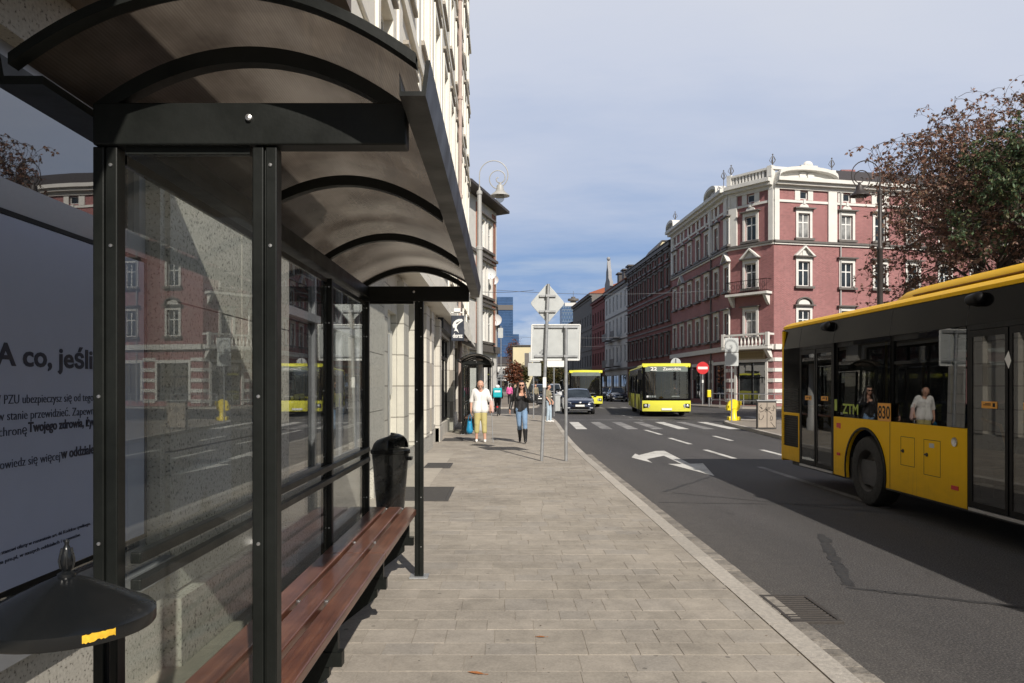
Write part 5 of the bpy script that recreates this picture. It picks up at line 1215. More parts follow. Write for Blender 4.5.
# ------------------------------------------------------------------ trees
def tree(name, lab, loc, Ht, crown, leaf, nleaf, lsize, seed, trunk_r=.22, fork=.32, group=None, spread=1., clump=.5, droop=.0, bare=0., cat='tree', nb=7, palm=0):
    """trunk, forking limbs and twigs grown towards points in the crown; leaves in clumps round the twig ends"""
    Rt = random.Random(seed); t = thing(name, lab, cat, loc, group=group); x0, y0, z0 = loc
    cx, cy, cz, rx, ry, rz = crown
    m = MB(); tips = []
    def grow(p, d, L, r, lvl):
        n = 5; pts = [p]; rs = [r]; q = p.copy(); dd = d.copy()
        for i in range(n):
            dd = (dd + Vector((Rt.gauss(0, .16), Rt.gauss(0, .16), Rt.gauss(.03 - droop * (lvl > 1), .12)))).normalized()
            e = Vector(((q.x - x0 - cx) / rx, (q.y - y0 - cy) / ry, (q.z - z0 - cz) / rz))
            if e.length > .95: dd = (dd - e.normalized() * .35).normalized()
            q = q + dd * L / n; pts.append(q.copy()); rs.append(r * (1 - .55 * (i + 1) / n))
        m.tube(pts, rs, 7 if lvl < 2 else 5 if lvl < 3 else 4)
        if lvl >= 3: tips.append((pts[2], .6)); tips.append((pts[3], .8)); tips.append((pts[4], .8)); tips.append((pts[5], 1))
        elif lvl == 2: tips.append((pts[5], .7))
        if lvl >= 4: return
        k = {0: nb, 1: 6, 2: 5, 3: 4}[lvl]
        for j in range(k):
            i = Rt.choice((2, 3, 4, 5)) if lvl else Rt.choice((1, 2, 3, 4, 5, 5))
            a = Rt.uniform(0, 2 * math.pi); ax = dd.orthogonal().normalized(); ax.rotate(Matrix.Rotation(a, 3, dd))
            w = Rt.uniform(.5, 1.15) * spread
            nd = (dd * math.cos(w) + ax * math.sin(w)).normalized()
            grow(pts[i], nd, L * Rt.uniform(.55, .8), max(.009, rs[i] * Rt.uniform(.45, .7)), lvl + 1)
    p = Vector((x0, y0, z0))
    base = MB().tube([p, p + Vector((.02, .03, Ht * .06)), p + Vector((.05, .0, Ht * fork))], [trunk_r * 1.35, trunk_r * 1.05, trunk_r * .85], 12)
    base.build('trunk', MAT['bark'], t, smooth=True)
    grow(p + Vector((.05, 0, Ht * fork - .05)), Vector((.05, 0, 1)).normalized(), Ht * .33, trunk_r * .85, 0)
    m.build('limbs', MAT['bark'], t, smooth=True, fixn=False)
    lv = MB(); tips = [c for c in tips if Rt.random() > bare]
    def leafq(c, dr, s):
        a = dr.normalized(); b = a.orthogonal().normalized(); b.rotate(Matrix.Rotation(Rt.uniform(0, 6.28), 3, a)); n_ = a.cross(b) * s * .15
        lv.face(c, c + a * s * 1.1 + b * s * .42 - n_, c + a * s * 2, c + a * s * 1.1 - b * s * .42 + n_)
    if palm:
        # hand-shaped clusters hanging from the twigs
        for i in range(palm):
            c, w = Rt.choice(tips); c = c + Vector((Rt.gauss(0, .05), Rt.gauss(0, .05), Rt.gauss(0, .05)))
            dd = Vector((Rt.gauss(0, 1), Rt.gauss(0, 1), Rt.gauss(-.5, .6))).normalized(); k = Rt.choice((3, 4, 5, 6)); s0 = lsize * Rt.uniform(.6, 1.2)
            for j in range(k): leafq(c, dd + Vector((Rt.gauss(0, .55), Rt.gauss(0, .55), Rt.gauss(-.1, .5))), s0 * Rt.uniform(.7, 1.1))
    else:
        for i in range(nleaf):
            c, w = Rt.choice(tips); g_ = clump * (.5 + Rt.random())
            q = c + Vector((Rt.gauss(0, g_), Rt.gauss(0, g_), Rt.gauss(-.1 * clump, g_ * .8)))
            e = Vector(((q.x - x0 - cx) / rx, (q.y - y0 - cy) / ry, (q.z - z0 - cz) / rz))
            if e.length > 1.12: continue
            leafq(q, Vector((Rt.gauss(0, 1), Rt.gauss(0, 1), Rt.gauss(-.3, .7))), lsize * Rt.uniform(.55, 1.25))
    lv.build('crown', MAT[leaf], t, fixn=False); return t
tree('chestnut_tree', 'half-bare chestnut with rusty brown leaves rising behind the near bus', (18.6, 30, .1), 14.0, (.55, 0, 6.4, 4.8, 4.6, 6.2), 'leaf_brown', 0, .078, 21, .26, .2, spread=1.05, bare=.05, nb=16, palm=12500)
tree('chestnut_tree', 'taller rusty tree at the right picture edge, behind the green one', (22.2, 33, .1), 15.0, (0, 0, 7.9, 4.6, 4.6, 6.6), 'leaf_brown', 0, .078, 22, .27, .25, spread=1.0, bare=.05, nb=14, palm=9000)
tree('leafy_tree', 'dense green tree at the right edge between two rusty ones', (18.3, 27, .1), 11.4, (0, 0, 7.4, 2.3, 2.3, 3.7), 'leaf_green', 0, .085, 23, .2, .34, bare=.12, palm=5600, spread=1.05)
tree('chestnut_tree', 'rusty tree beyond the bus roof, lower and farther right', (27, 40, .1), 11.5, (0, 0, 6.6, 5, 4.5, 5), 'leaf_brown', 9000, .12, 24, .25, .3, clump=.5)
tree('street_tree', 'small reddish autumn tree in the distance beside the cyclist', (X(513, 110), 110, .1), Z(362, 110), (0, 0, 3.0, 1.1, 1.2, 2.3), 'leaf_red', 2500, .22, 31, .12, .3, group='autumn trees far up the street', clump=.4)
tree('street_tree', 'olive green tree in the distance above the woman in black', (X(521, 118), 118, .1), Z(366, 118), (0, 0, 2.8, 1.1, 1.2, 2.2), 'leaf_olive', 2500, .22, 32, .12, .3, group='autumn trees far up the street', clump=.4)
tree('street_tree', 'tall bare-topped reddish tree behind the cream arched house', (X(524, 215), 215, .1), Z(333, 215), (0, 0, 10.5, 5.0, 3, 5.5), 'leaf_red', 1200, .25, 33, .16, .4, group='autumn trees far up the street', clump=.5)
tree('street_tree', 'dark olive tree between the two sign poles far away', (X(545, 125), 125, .1), Z(363, 125), (0, 0, 3.4, 2.2, 2, 2.6), 'leaf_olive', 2200, .22, 34, .12, .3, group='autumn trees far up the street', clump=.4)
tree('street_tree', 'pale olive tree in the distance left of the far bus', (X(562, 130), 130, .1), Z(364, 130), (0, 0, 3.3, 1.8, 2, 2.4), 'leaf_olive', 1800, .22, 35, .12, .3, group='autumn trees far up the street', clump=.4)
# ------------------------------------------------------------------ buses
def grid_surface(mb, fn, us, vs):
    k = len(mb.v); n = len(us)
    for v in vs:
        for u in us: mb.v.append(Vector(fn(u, v)))
    for j in range(len(vs) - 1):
        for i in range(n - 1):
            mb.f.append([k + j * n + i, k + j * n + i + 1, k + (j + 1) * n + i + 1, k + (j + 1) * n + i]); mb.m.append(mb.cur)
    return mb
def lin(a, b, n): return [a + (b - a) * i / n for i in range(n + 1)]
def wheel(root, x, y, r, sgn, w=.28):
    """sgn -1: outer face towards -x"""
    o = x; tp = [(r * .6, 0), (r * .8, -.012), (r * .95, .0), (r, .03), (r, w - .03), (r * .95, w), (r * .6, w)]
    t = MB().lathe([(a, o - sgn * b) for a, b in tp], (0, y, r), 40, 'x', caps=False).build('wheel', MAT['rubber'], root, smooth=True)
    rp = [(.02, .07), (r * .18, .05), (r * .3, .06), (r * .34, .14), (r * .5, .15), (r * .56, .03), (r * .61, .006), (r * .61, .1)]
    rim = MB().lathe([(a, o - sgn * b) for a, b in rp], (0, y, r), 32, 'x').build('rim', MAT['rimgrey'], t, smooth=True)
    return t
MAT['slot_brown'] = pm('brown_slot_line', (.22, .11, .008), .7)  # plain brown for the air unit's slot line
MAT['rimgrey'] = pm('dusty_rim', (.055, .051, .047), .6, .3, var=.25, vs=10)
def bus(lab, loc, rotz, paint, near=False, number='22', dest='Zawodzie', group='yellow city buses'):
    t = thing('city_bus', lab, 'bus', loc, rotz, group, world=False)
    P, K = MAT[paint], MAT['black_gloss']; W = 1.275; z0, zb, zt = .32, 1.19, 2.30
    D = [(.45, 1.75), (5.07, 6.37), (9.78, 11.08)]; A = [2.7, 8.75]
    def panel(a, b, c, s):
        pts = [(a, z0)]
        if c:
            r, cz = .575, .47; a0 = math.acos(max(-1, (z0 - cz) / r)); 
            st = math.asin((z0 - cz) / r)
            for i in range(19):
                w = math.pi - st - i * (math.pi - 2 * st) / 18; pts.append((c + r * math.cos(w), cz + r * math.sin(w)))
        pts += [(b, z0), (b, zb), (a, zb)]
        return MB().prism([(s * W, y, z) for y, z in pts], (-s * .045, 0, 0))
    sides = [(-1, [(1.78, 5.04, 2.7), (6.40, 9.75, 8.75)]), (1, [(.3, 5.6, 2.7), (5.61, 10.9, 8.75)])]
    for s, segs in sides:
        for a, b, c in segs:
            o = panel(a, b, c, s).build('side_panel', P, t, bevel=.006)
            if s == -1 and near:
                jn = MB()
                if c == 8.75:
                    jn.box(-W - .0015, -W + .004, 8.045, 8.055, z0 + .01, zb - .01)
                    for (h0, h1, k0, k1) in ((7.45, 7.78, .66, 1.02), (6.9, 7.25, .60, 1.02)):
                        for q0, q1, q2, q3 in ((h0, h1, k0, k0 + .006), (h0, h1, k1 - .006, k1), (h0, h0 + .007, k0 + .007, k1 - .007), (h1 - .007, h1, k0 + .007, k1 - .007)): jn.box(-W - .0015, -W + .004, q0, q1, q2, q3)
                    jn.build('panel_joint', MAT['rubber'], o)
                    for yy in (7.72, 7.18): MB().lathe([(.001, -W - .012), (.022, -W - .010), (.024, -W + .002)], (0, yy, .84), 12, 'x').box(-W - .02, -W, yy - .006, yy + .03, .83, .85).build('latch', MAT['rimgrey'], o)
                    MB().lathe([(.001, -W - .006), (.032, -W - .006), (.05, -W - .012), (.052, -W + .002)], (0, 6.62, 1.03), 20, 'x').build('marker_ring', MAT['steel'], o, smooth=True)
                    MB().box(-W - .008, -W, 6.55, 6.68, .50, .545).build('reflector', MAT['red_sign'], o); MB().box(-W - .008, -W, 9.52, 9.62, .62, .66).build('reflector', MAT['red_sign'], o)
                    MB().box(-W - .003, -W, 9.5, 9.56, 1.02, 1.10).box(-W - .003, -W, 9.57, 9.64, 1.03, 1.10).build('stickers', MAT['red_sign'], o)
                    MB().box(-W - .003, -W, 7.03, 7.13, .93, .98).build('label_plate', MAT['signback'], o)
                    ar = MB(); n = 22
                    for i in range(n):
                        w0, w1 = math.pi * (1.08 - 1.16 * i / n), math.pi * (1.08 - 1.16 * (i + 1) / n)
                        ar.prism([(-W - .012, 8.75 + r_ * math.cos(w_), .47 + r_ * math.sin(w_)) for r_, w_ in ((.578, w0), (.61, w0), (.61, w1), (.578, w1))], (.03, 0, 0))
                    ar.build('wheel_arch_trim', MAT['black'], o)
        # dark cove over the windows
        MB().prism([(s * W, .12, zt), (s * 1.222, .12, 2.655), (s * 1.18, .12, 2.655), (s * 1.2, .12, zt)], (0, 11.8, 0)).build('cove_panel', K, t)
        if near and s < 0:
            for y in (1.78, 5.04, 6.40, 8.06, 9.76, 11.1): MB().prism([(-W - .001, y, zt), (-W - .001, y + .012, zt), (-W + .01, y + .012, zt), (-W + .01, y, zt)], (.0525, 0, .354)).build('cove_seam', MAT['rubber'], t)
        MB().prism([(s * 1.235, .1, 2.657), (s * 1.235, .1, 2.70), (s * 1.17, .1, 2.745), (s * 1.16, .1, 2.657)], (0, 11.84, 0)).build('roof_edge', P, t)
    for a in A:
        for s in (-1, 1):
            wheel(t, s * (W - .03), a, .478, s)
            MB().box(min(s * .88, s * .91), max(s * .88, s * .91), a - .62, a + .62, .30, 1.12).box(min(s * .911, s * 1.22), max(s * .911, s * 1.22), a - .62, a + .62, 1.06, 1.12).build('wheel_housing', MAT['rubber'], t)
    # wheel housings, floor, ceiling
    m = MB().box(-1.2, 1.2, .3, 11.6, .28, .34).box(-1.2, 1.2, 7.6, 11.6, .342, .62)
    m.build('floor', MAT['floor'], t)
    MB().box(-1.16, 1.16, .25, 11.8, 2.42, 2.6).build('ceiling', MAT['lining'], t)
    n = 10; prof = [(1.17, 2.745), (1.1, 2.77), (.9, 2.80), (.4, 2.83), (0, 2.835)]; prof = prof + [(-x, z) for x, z in prof[-2::-1]]
    MB().prism([(x, .16, z) for x, z in prof] + [(-1.15, .16, 2.66), (1.15, .16, 2.66)], (0, 11.74, 0)).build('roof', P, t, smooth=False)
    ac = MB(); st = [(3.6, .5), (3.75, .8), (4.0, .97), (4.4, 1.0), (7.3, 1.0), (7.9, .97), (8.25, .85), (8.5, .55)]
    sec = [(1.06, 0), (1.03, .10), (.95, .19), (.7, .235), (0, .25)]; sec = sec + [(-x, z) for x, z in sec[-2::-1]]
    grid_surface(ac, lambda u, v: (sec[u][0] * (1 if .6 < st[v][1] else .97), st[v][0], 2.70 + sec[u][1] * st[v][1] + .02), range(len(sec)), range(len(st)))
    k = len(ac.v); ns = len(sec)
    ac.f += [list(range(k - ns * len(st), k - ns * (len(st) - 1)))[::-1], list(range(k - ns, k))]; ac.m += [0, 0]
    aco = ac.build('air_unit', P, t, smooth=True)
    for a_ in (-1.062, 1.017): MB().box(a_, a_ + .045, 5.2, 7.9, 2.795, 2.81).build('vent_slot', MAT['slot_brown'], aco)
    # windows
    gsegs = {-1: [(1.8, 5.02), (6.42, 9.73)], 1: [(.35, 11.0)]}
    for s, segs in gsegs.items():
        for a, b in segs:
            k = max(1, round((b - a) / 1.55)); g = MB()
            for i in range(k):
                ya, yb = a + (b - a) * i / k, a + (b - a) * (i + 1) / k; e_ = (.027 if a > 6 and i == 0 else .013) if s < 0 else 0.; tl_ = s * .017; xg = s * (W - .016)
                g.prism([(xg - e_, ya, zb + .005), (xg + e_, yb, zb + .005), (xg + e_ + .006, yb, zb + .005), (xg - e_ + .006, ya, zb + .005)], (-tl_, 0, zt - zb - .009))
            g = g.build('side_glass', MAT['busglass'], t)
            fr = MB(); bx = lambda p0, p1, *r: fr.box(min(s * p0, s * p1), max(s * p0, s * p1), *r)
            for i in range(k + 1):
                y = a + (b - a) * i / k; bx(1.20, 1.238, y - .04, y + .04, zb, zt)
            bx(1.215, 1.236, a, b, zb, zb + .06)
            bx(1.215, 1.236, a, b, zt - .07, zt)
            for i in range(k):
                y = a + (b - a) * i / k
                if i % 2 == 0: bx(1.22, 1.236, y + .05, y + (b - a) / k - .05, 1.93, 1.965)
            fr.build('window_frame', MAT['black'], g)
    # doors, two leaves each
    for di, (a, b) in enumerate(D):
        mid = (a + b) / 2
        for y0, y1 in ((a + .015, mid - .012), (mid + .012, b - .015)):
            x = -W + .022; f = .045
            d = MB().box(x - .018, x + .018, y0, y0 + f, .36, 2.24).box(x - .018, x + .018, y1 - f, y1, .36, 2.24).box(x - .018, x + .018, y0 + f, y1 - f, .36, .42).box(x - .018, x + .018, y0 + f, y1 - f, 2.17, 2.24).build('door_leaf', MAT['black'], t)
            MB().box(x - .012, x - .004, y0 + f, y1 - f, .42, 2.17).build('door_glass', MAT['busglass'], d)
            if near:
                lb = MB().box(x - .016, x - .0125, y0 + .17, y1 - .2, 1.42, 1.49).build('door_label', MAT['orange'], d)
                MB().box(x - .0175, x - .0162, y0 + .2, y0 + .24, 1.435, 1.475).box(x - .0175, x - .0162, y0 + .27, y1 - .23, 1.45, 1.458).box(x - .0175, x - .0162, y0 + .27, y1 - .26, 1.463, 1.471).build('label_print', MAT['black'], lb)
                MB().tube([(x + .05, y0 + .1, 1.0), (x + .07, y0 + .25, 1.25), (x + .05, y1 - .1, 1.3)], .016, 8).build('hand_rail', MAT['orange'], d)
        MB().box(-W + .002, -W + .05, a, b, 2.245, zt).box(-W + .004, -W + .05, a - .028, a + .013, .34, zt - .002).box(-W + .004, -W + .05, b - .013, b + .028, .34, zt - .002).build('door_surround', MAT['black'], t)
        MB().box(-W - .004, -W + .06, a, b, .318, .352).build('door_sill', MAT['steel'], t)
    if near:
        for y in (10.0, 6.25):
            MB().capsule((-1.27, y - .06, 2.57), (-1.27, y + .09, 2.57), .075, .062, 14).build('camera_pod', MAT['black'], t, smooth=True)
        pl_ = MB().box(-W - .006, -W - .001, 8.02, 8.36, zb + .0, zb + .235).build('number_plate', MAT['orange'], t)
        lettering('830', .235, basis((0, -1, 0), (0, 0, 1), (-W - .0075, 8.35, zb + .035)), MAT['black'], pl_, bold=.003, width=.31)
        lettering('ZTM', .2, basis((0, -1, 0), (0, 0, 1), (-W - .006, 9.42, zb + .06)), MAT['lime_led'], t, bold=.004, width=.5)
        MB().box(-W - .006, -W - .001, 9.62, 9.7, 1.28, 1.45).build('lime_sticker', MAT['lime_led'], t)
        MB().face((-W + .003, 5.78, 1.92), (-W + .003, 5.72, 2.0), (-W + .003, 5.68, 1.9), (-W + .003, 5.72, 1.82)).build('white_sticker', MAT['white'], t)
    # interior: seats and poles
    for s in (-1, 1):
        for y in (3.3, 4.1, 7.1, 7.9, 8.7, 9.4, 10.4, 11.1):
            if s < 0 and (9.5 < y < 11.2): continue
            z = .78 if y > 7.5 else .70
            for dx in (0.28, .72):
                m = MB().box(s * (1.18 - dx) - .2, s * (1.18 - dx) + .2, y - .2, y + .2, z, z + .07).prism([(s * (1.18 - dx) - .2, y + .16, z + .05), (s * (1.18 - dx) - .2, y + .22, z + .05), (s * (1.18 - dx) - .2, y + .30, z + .62), (s * (1.18 - dx) - .2, y + .25, z + .62)], (.4, 0, 0))
                m.box(s * (1.18 - dx) - .15, s * (1.18 - dx) + .15, y - .1, y + .15, .34, z)
                m.build('seat', MAT['seat'], t, bevel=.02)
    for x, y in ((-.45, 2.0), (.45, 2.0), (-.5, 4.9), (-.5, 6.6), (.5, 5.6), (-.5, 9.7), (.45, 7.3), (-.5, 8.0)):
        MB().tube([(x, y, .34), (x, y, 2.42)], .018, 8).build('grab_pole', MAT['orange'] if not near else MAT['yellow_plastic'], t)
    # rear
    rr = MB().box(-W + .01, W - .01, 11.9, 11.98, z0, 1.3).build('rear_panel', P, t, bevel=.03)
    MB().box(-W + .03, W - .03, 11.93, 11.96, 1.302, 2.65).build('rear_window', K, t)
    for s in (-1, 1):
        o = MB().box(s * W - (.05 if s > 0 else 0), s * W + (.05 if s < 0 else 0), 11.10, 11.9, z0 + .04, .60).box(s * W - (.05 if s > 0 else 0), s * W + (.05 if s < 0 else 0), 11.82, 11.9, .602, 2.62).box(s * W - (.05 if s > 0 else 0), s * W + (.05 if s < 0 else 0), 11.10, 11.15, .602, zb).box(s * W - (.05 if s > 0 else 0), s * W + (.05 if s < 0 else 0), 11.152, 11.818, 1.14, zb).build('rear_corner', P, t, bevel=.006)
        gr = MB().box(s * (W - .03) - .005, s * (W - .03) + .005, 11.15, 11.82, .60, 1.14)
        for i in range(13): gr.box(s * (W - .012) - .008, s * (W - .012) + .008, 11.16, 11.81, .62 + i * .04, .638 + i * .04)
        gr.build('grille', MAT['black'], o)
        MB().box(s * (W - .02) - .02, s * (W - .02) + .02, 11.1, 11.818, zb + .002, zt).build('rear_side_window', K, t)
        lo_ = MB()
        for i in range(9): lo_.box(s * (W + .0) - .006, s * (W + .0) + .006, 11.14, 11.78, zb + .03 + i * .045, zb + .055 + i * .045)
        lo_.build('louvre', MAT['black'], t)
        for z in (.75, .98): MB().lathe([(.001, .012), (.06, .01), (.065, -.01)], (s * 1.0, 11.985, z), 16, 'y').build('tail_light', MAT['red_sign'], rr)
    # front
    bow = lambda x, z: .16 * (abs(x) / 1.25) ** 2.6 + .07 * max(0, (z - .9) / 1.8)
    xs = lin(-1.27, 1.27, 20)
    def skin(nm, mt, za, zb_, off=0, x0=-1.27, x1=1.27, nz=4):
        return grid_surface(MB(), lambda u, v: (u, bow(u, v) - off, v), lin(x0, x1, 16), lin(za, zb_, nz)).build(nm, MAT[mt] if isinstance(mt, str) else mt, t, smooth=True)
    fp = skin('front_panel', P, .30, .87)
    MB().box(-1.2, 1.2, .2, .3, .22, .32).build('bumper', MAT['black'], t)
    skin('front_mask', 'black_gloss', .872, .98)
    ws = skin('windscreen', 'windscreen', .98, 2.42)
    skin('display_glass', pm('dim_display', (.15, .18, .17), .3), 2.422, 2.70, 0, -1.12, 1.12); skin('brow', P, 2.702, 2.86)
    skin('mask_side', 'black_gloss', .98, 2.70, .004, -1.275, -1.13); skin('mask_side', 'black_gloss', .98, 2.70, .004, 1.13, 1.275)
    for s in (-1, 1):
        MB().box(min(s * W, s * (W - .06)), max(s * W, s * (W - .06)), .17, .44, z0, .87).build('corner_panel', P, t, bevel=.01)
        MB().box(min(s * W, s * (W - .05)), max(s * W, s * (W - .05)), .2, .44, .872, 2.66).build('corner_pillar', K, t)
        hl = MB(); ctr = s * .95
        hl.prism([(ctr - s * .35, bow(.7, .6) - .012, .74), (ctr + s * .27, bow(1.2, .6) - .02, .70), (ctr + s * .27, bow(1.2, .5) - .02, .47), (ctr + s * .0, bow(1.0, .5) - .014, .50), (ctr - s * .18, bow(.85, .5) - .012, .62)], (0, .03, 0))
        h = hl.build('headlight', MAT['black_gloss'], t)
        for dx, z, r in ((.15, .60, .075), (-.02, .63, .06), (.0, .53, .045)): MB().lathe([(.001, -.012), (r * .8, -.01), (r, .004)], (ctr + s * dx, bow(ctr + s * dx, z) - .03, z), 16, 'y').build('lamp', MAT['lamp_glass'], h, smooth=True)
        mr = MB().tube([(s * 1.2, .25, 2.62), (s * 1.38, .0, 2.60), (s * 1.42, -.06, 2.5)], .025, 6).box(s * 1.43 - .1, s * 1.43 + .1, -.12, -.03, 1.98, 2.5).build('mirror', MAT['black'], t, bevel=.01)
    MB().box(-.27, .27, -.035, -.02, .36, .47).build('licence_plate', MAT['white'], t)
    lettering('SK 712MG', .1, basis((1, 0, 0), (0, 0, 1), (-.25, -.037, .38)), MAT['black'], t, width=.48) if False else None
    if number:
        M0 = basis((1, 0, 0), (0, .06, 1), (-.85, .045, 2.48))
        lettering(number, .25, M0, MAT['white'], t, bold=.008, width=.34)
        lettering(dest, .22, basis((1, 0, 0), (0, .06, 1), (-.2, .045, 2.49)), MAT['white'], t, bold=.004, width=.95)
    db = MB().box(-1.15, 1.15, .3, .75, .34, .98).prism([(-1.15, .2, .98), (-1.15, .75, .98), (-1.15, .7, 1.1), (-1.15, .3, 1.02)], (2.3, 0, 0)).build('dashboard', MAT['black'], t)
    st_ = MB(); 
    for i in range(20):
        a = 2 * math.pi * i / 20; b = 2 * math.pi * (i + 1) / 20
        f_ = lambda w: (.62 + .22 * math.cos(w), .8 + .12 * math.sin(w), 1.2 + .18 * math.sin(w))
        st_.tube([f_(a), f_(b)], .016, 5)
    st_.build('steering_wheel', MAT['black'], db)
    if not near:
        MB().face((.3, .4, 1.07), (.75, .42, 1.07), (.72, .62, 1.12), (.35, .62, 1.12)).build('dash_paper', MAT['white'], t)
        b_ = MB()
        for i in range(4): b_.box(-1.05 + i * .13, -.95 + i * .13, bow(-1, 1.1) - .012, bow(-1, 1.1) - .006, 1.04, 1.14)
        b_.build('payment_stickers', MAT['dish'], t)
    return t
near_bus = bus('yellow city bus numbered 830 passing close by, cropped by the right picture edge', (6.275, 1.9, 0), 0, 'bus_yellow', near=True, number=None)
bus2 = bus('lemon-yellow city bus facing the viewer at the crossing, destination lit above its windscreen', (8.72, 41, 0), -RAD(5.8), 'bus_lime')
bus3 = bus('farther lemon-yellow bus half hidden behind the dark blue car', (X(586, 59), 59, 0), -RAD(2.5), 'bus_lime', number=None)

# ------------------------------------------------------------------ cars
def car(lab, loc, rotz, paint, group=None, cat='car', hs=1.0):
    t = thing('parked_car' if group else 'car', lab, cat, loc, rotz, group, world=False)
    P = MAT[paint]
    # stations: y, half width, bottom, belt/bonnet height, crown
    st = [(0.0, .62, .30, .56, .60), (.05, .72, .24, .66, .70), (.18, .80, .20, .74, .78), (.5, .86, .19, .83, .87), (1.0, .885, .19, .92, .97), (1.25, .89, .19, .95, 1.0), (2.2, .895, .19, .97, 1.0), (3.3, .885, .19, 1.0, 1.02), (3.9, .86, .22, 1.0, 1.02), (4.15, .78, .28, .95, .97), (4.22, .7, .34, .8, .84)]
    m = MB()
    def sec(i):
        y, w, a, b, c = st[i]; p = [(w * .86, a), (w * .98, a + .1), (w, (a + b) * .5), (w * .985, b - .08), (w * .93, b - .01), (w * .6, c - .01), (0, c)]
        p = p + [(-x, z) for x, z in p[-2::-1]]; return [(x, y, z) for x, z in p]
    S_ = [sec(i) for i in range(len(st))]
    grid_surface(m, lambda u, v: S_[v][u], range(13), range(len(st)))
    n = 13; k = len(m.v); m.f += [list(range(n)), list(range(k - n, k))[::-1]]; m.m += [0, 0]
    m.add([S_[i][j] for i in range(len(st)) for j in (0, 12)], [(2 * i, 2 * i + 1, 2 * i + 3, 2 * i + 2) for i in range(len(st) - 1)])
    m.build('body', P, t, smooth=True)
    # greenhouse: glass loft and roof panel
    gs = [(1.12, .80, .98, .70, .985), (1.95, .80, .98, .58, 1.42), (2.4, .80, .98, .59, 1.47), (3.3, .79, 1.0, .57, 1.44), (3.95, .74, 1.0, .6, 1.08)]
    g = MB()
    for (y0, w0, z0, r0, t0), (y1, w1, z1, r1, t1) in zip(gs, gs[1:]):
        for s in (-1, 1): g.face((s * w0, y0, z0 - .02), (s * w1, y1, z1 - .02), (s * r1, y1, t1 * hs), (s * r0, y0, t0 * hs))
    a, b = gs[0], gs[1]; g.face((-a[3], a[0], a[4] * hs), (a[3], a[0], a[4] * hs), (b[3], b[0], b[4] * hs), (-b[3], b[0], b[4] * hs))
    a, b = gs[-2], gs[-1]; g.face((-a[3], a[0], a[4] * hs), (a[3], a[0], a[4] * hs), (b[3], b[0], b[4] * hs), (-b[3], b[0], b[4] * hs))
    gl = g.build('windows', MAT['pane'], t)
    r = MB()
    for (y0, w0, z0, r0, t0), (y1, w1, z1, r1, t1) in zip(gs[1:-1], gs[2:-1]): grid_surface(r, lambda u, v: (u * (r0 if v == 0 else r1), y0 if v == 0 else y1, (t0 if v == 0 else t1) * hs + .035 * (1 - u * u)), lin(-1, 1, 6), [0, 1])
    for s in (-1, 1):
        for i in (0, 3):
            a, b = gs[i], gs[i + 1]; r.tube([(s * a[3], a[0], a[4] * hs), (s * b[3], b[0], b[4] * hs)], .035, 6)
        a, b = gs[2], gs[2]; r.tube([(s * .8, 2.45, .99), (s * .6, 2.45, 1.45 * hs)], .035, 6)
    r.build('roof', P, t, smooth=True)
    for s in (-1, 1):
        for y in (.78, 3.4): wheel(t, s * .89, y, .31, s, .2)
        h = MB().prism([(s * .50, .055, .70), (s * .80, .2, .76), (s * .83, .24, .64), (s * .55, .04, .60)], (0, -.02, 0)).build('headlight', MAT['lamp_glass'], t, bevel=.008)
        MB().box(s * .98 - .08, s * .98 + .08, 1.3, 1.4, .98, 1.1).tube([(s * .86, 1.4, .97), (s * .94, 1.36, 1.02)], .025, 6).build('mirror', P, t, bevel=.02)
        MB().box(s * .66 - .09, s * .66 + .09, -.005, .06, .36, .42).build('fog_lamp', MAT['lamp_glass'], t)
    MB().box(-.46, .46, -.012, .03, .58, .66).box(-.5, .5, -.005, .03, .30, .44).build('grille', MAT['black'], t)
    MB().box(-.62, .62, -.02, .02, .255, .285).build('bumper_strip', MAT['steel'], t)
    MB().box(-.26, .26, -.028, -.013, .46, .57).build('licence_plate', MAT['white'], t)
    MB().ball((0, -.02, .68), .06, 10, 8, (1.4, .4, .8)).build('badge', MAT['steel'], t)
    return t
car1 = car('dark blue hatchback driving towards the viewer beside the crosswalk', (X(580, 44.5), 44.5, 0), -RAD(2), 'navy')
pk = car('parked dark blue car at the right kerb, nearer to the oncoming bus', (X(620, 80), 80, 0), RAD(1), 'navy', 'cars parked along the right kerb')
dup(pk, (X(610.5, 92), 92, 0), RAD(2), 'parked dark car at the right kerb, farther one beside the far bus', 'cars parked along the right kerb')
vn = car('dark van-like car waiting far up the left kerb behind the sign poles', (X(539, 70), 70, 0), 0, 'darkcar', None, 'car', 1.22)
dup(vn, (X(550, 82), 82, 0), 0, 'second dark car far up the left kerb, right of the slim pole')
wv = car('white car far up the street between the two sign poles', (X(556, 100), 100, 0), 0, 'whitecar', None, 'car', 1.3)
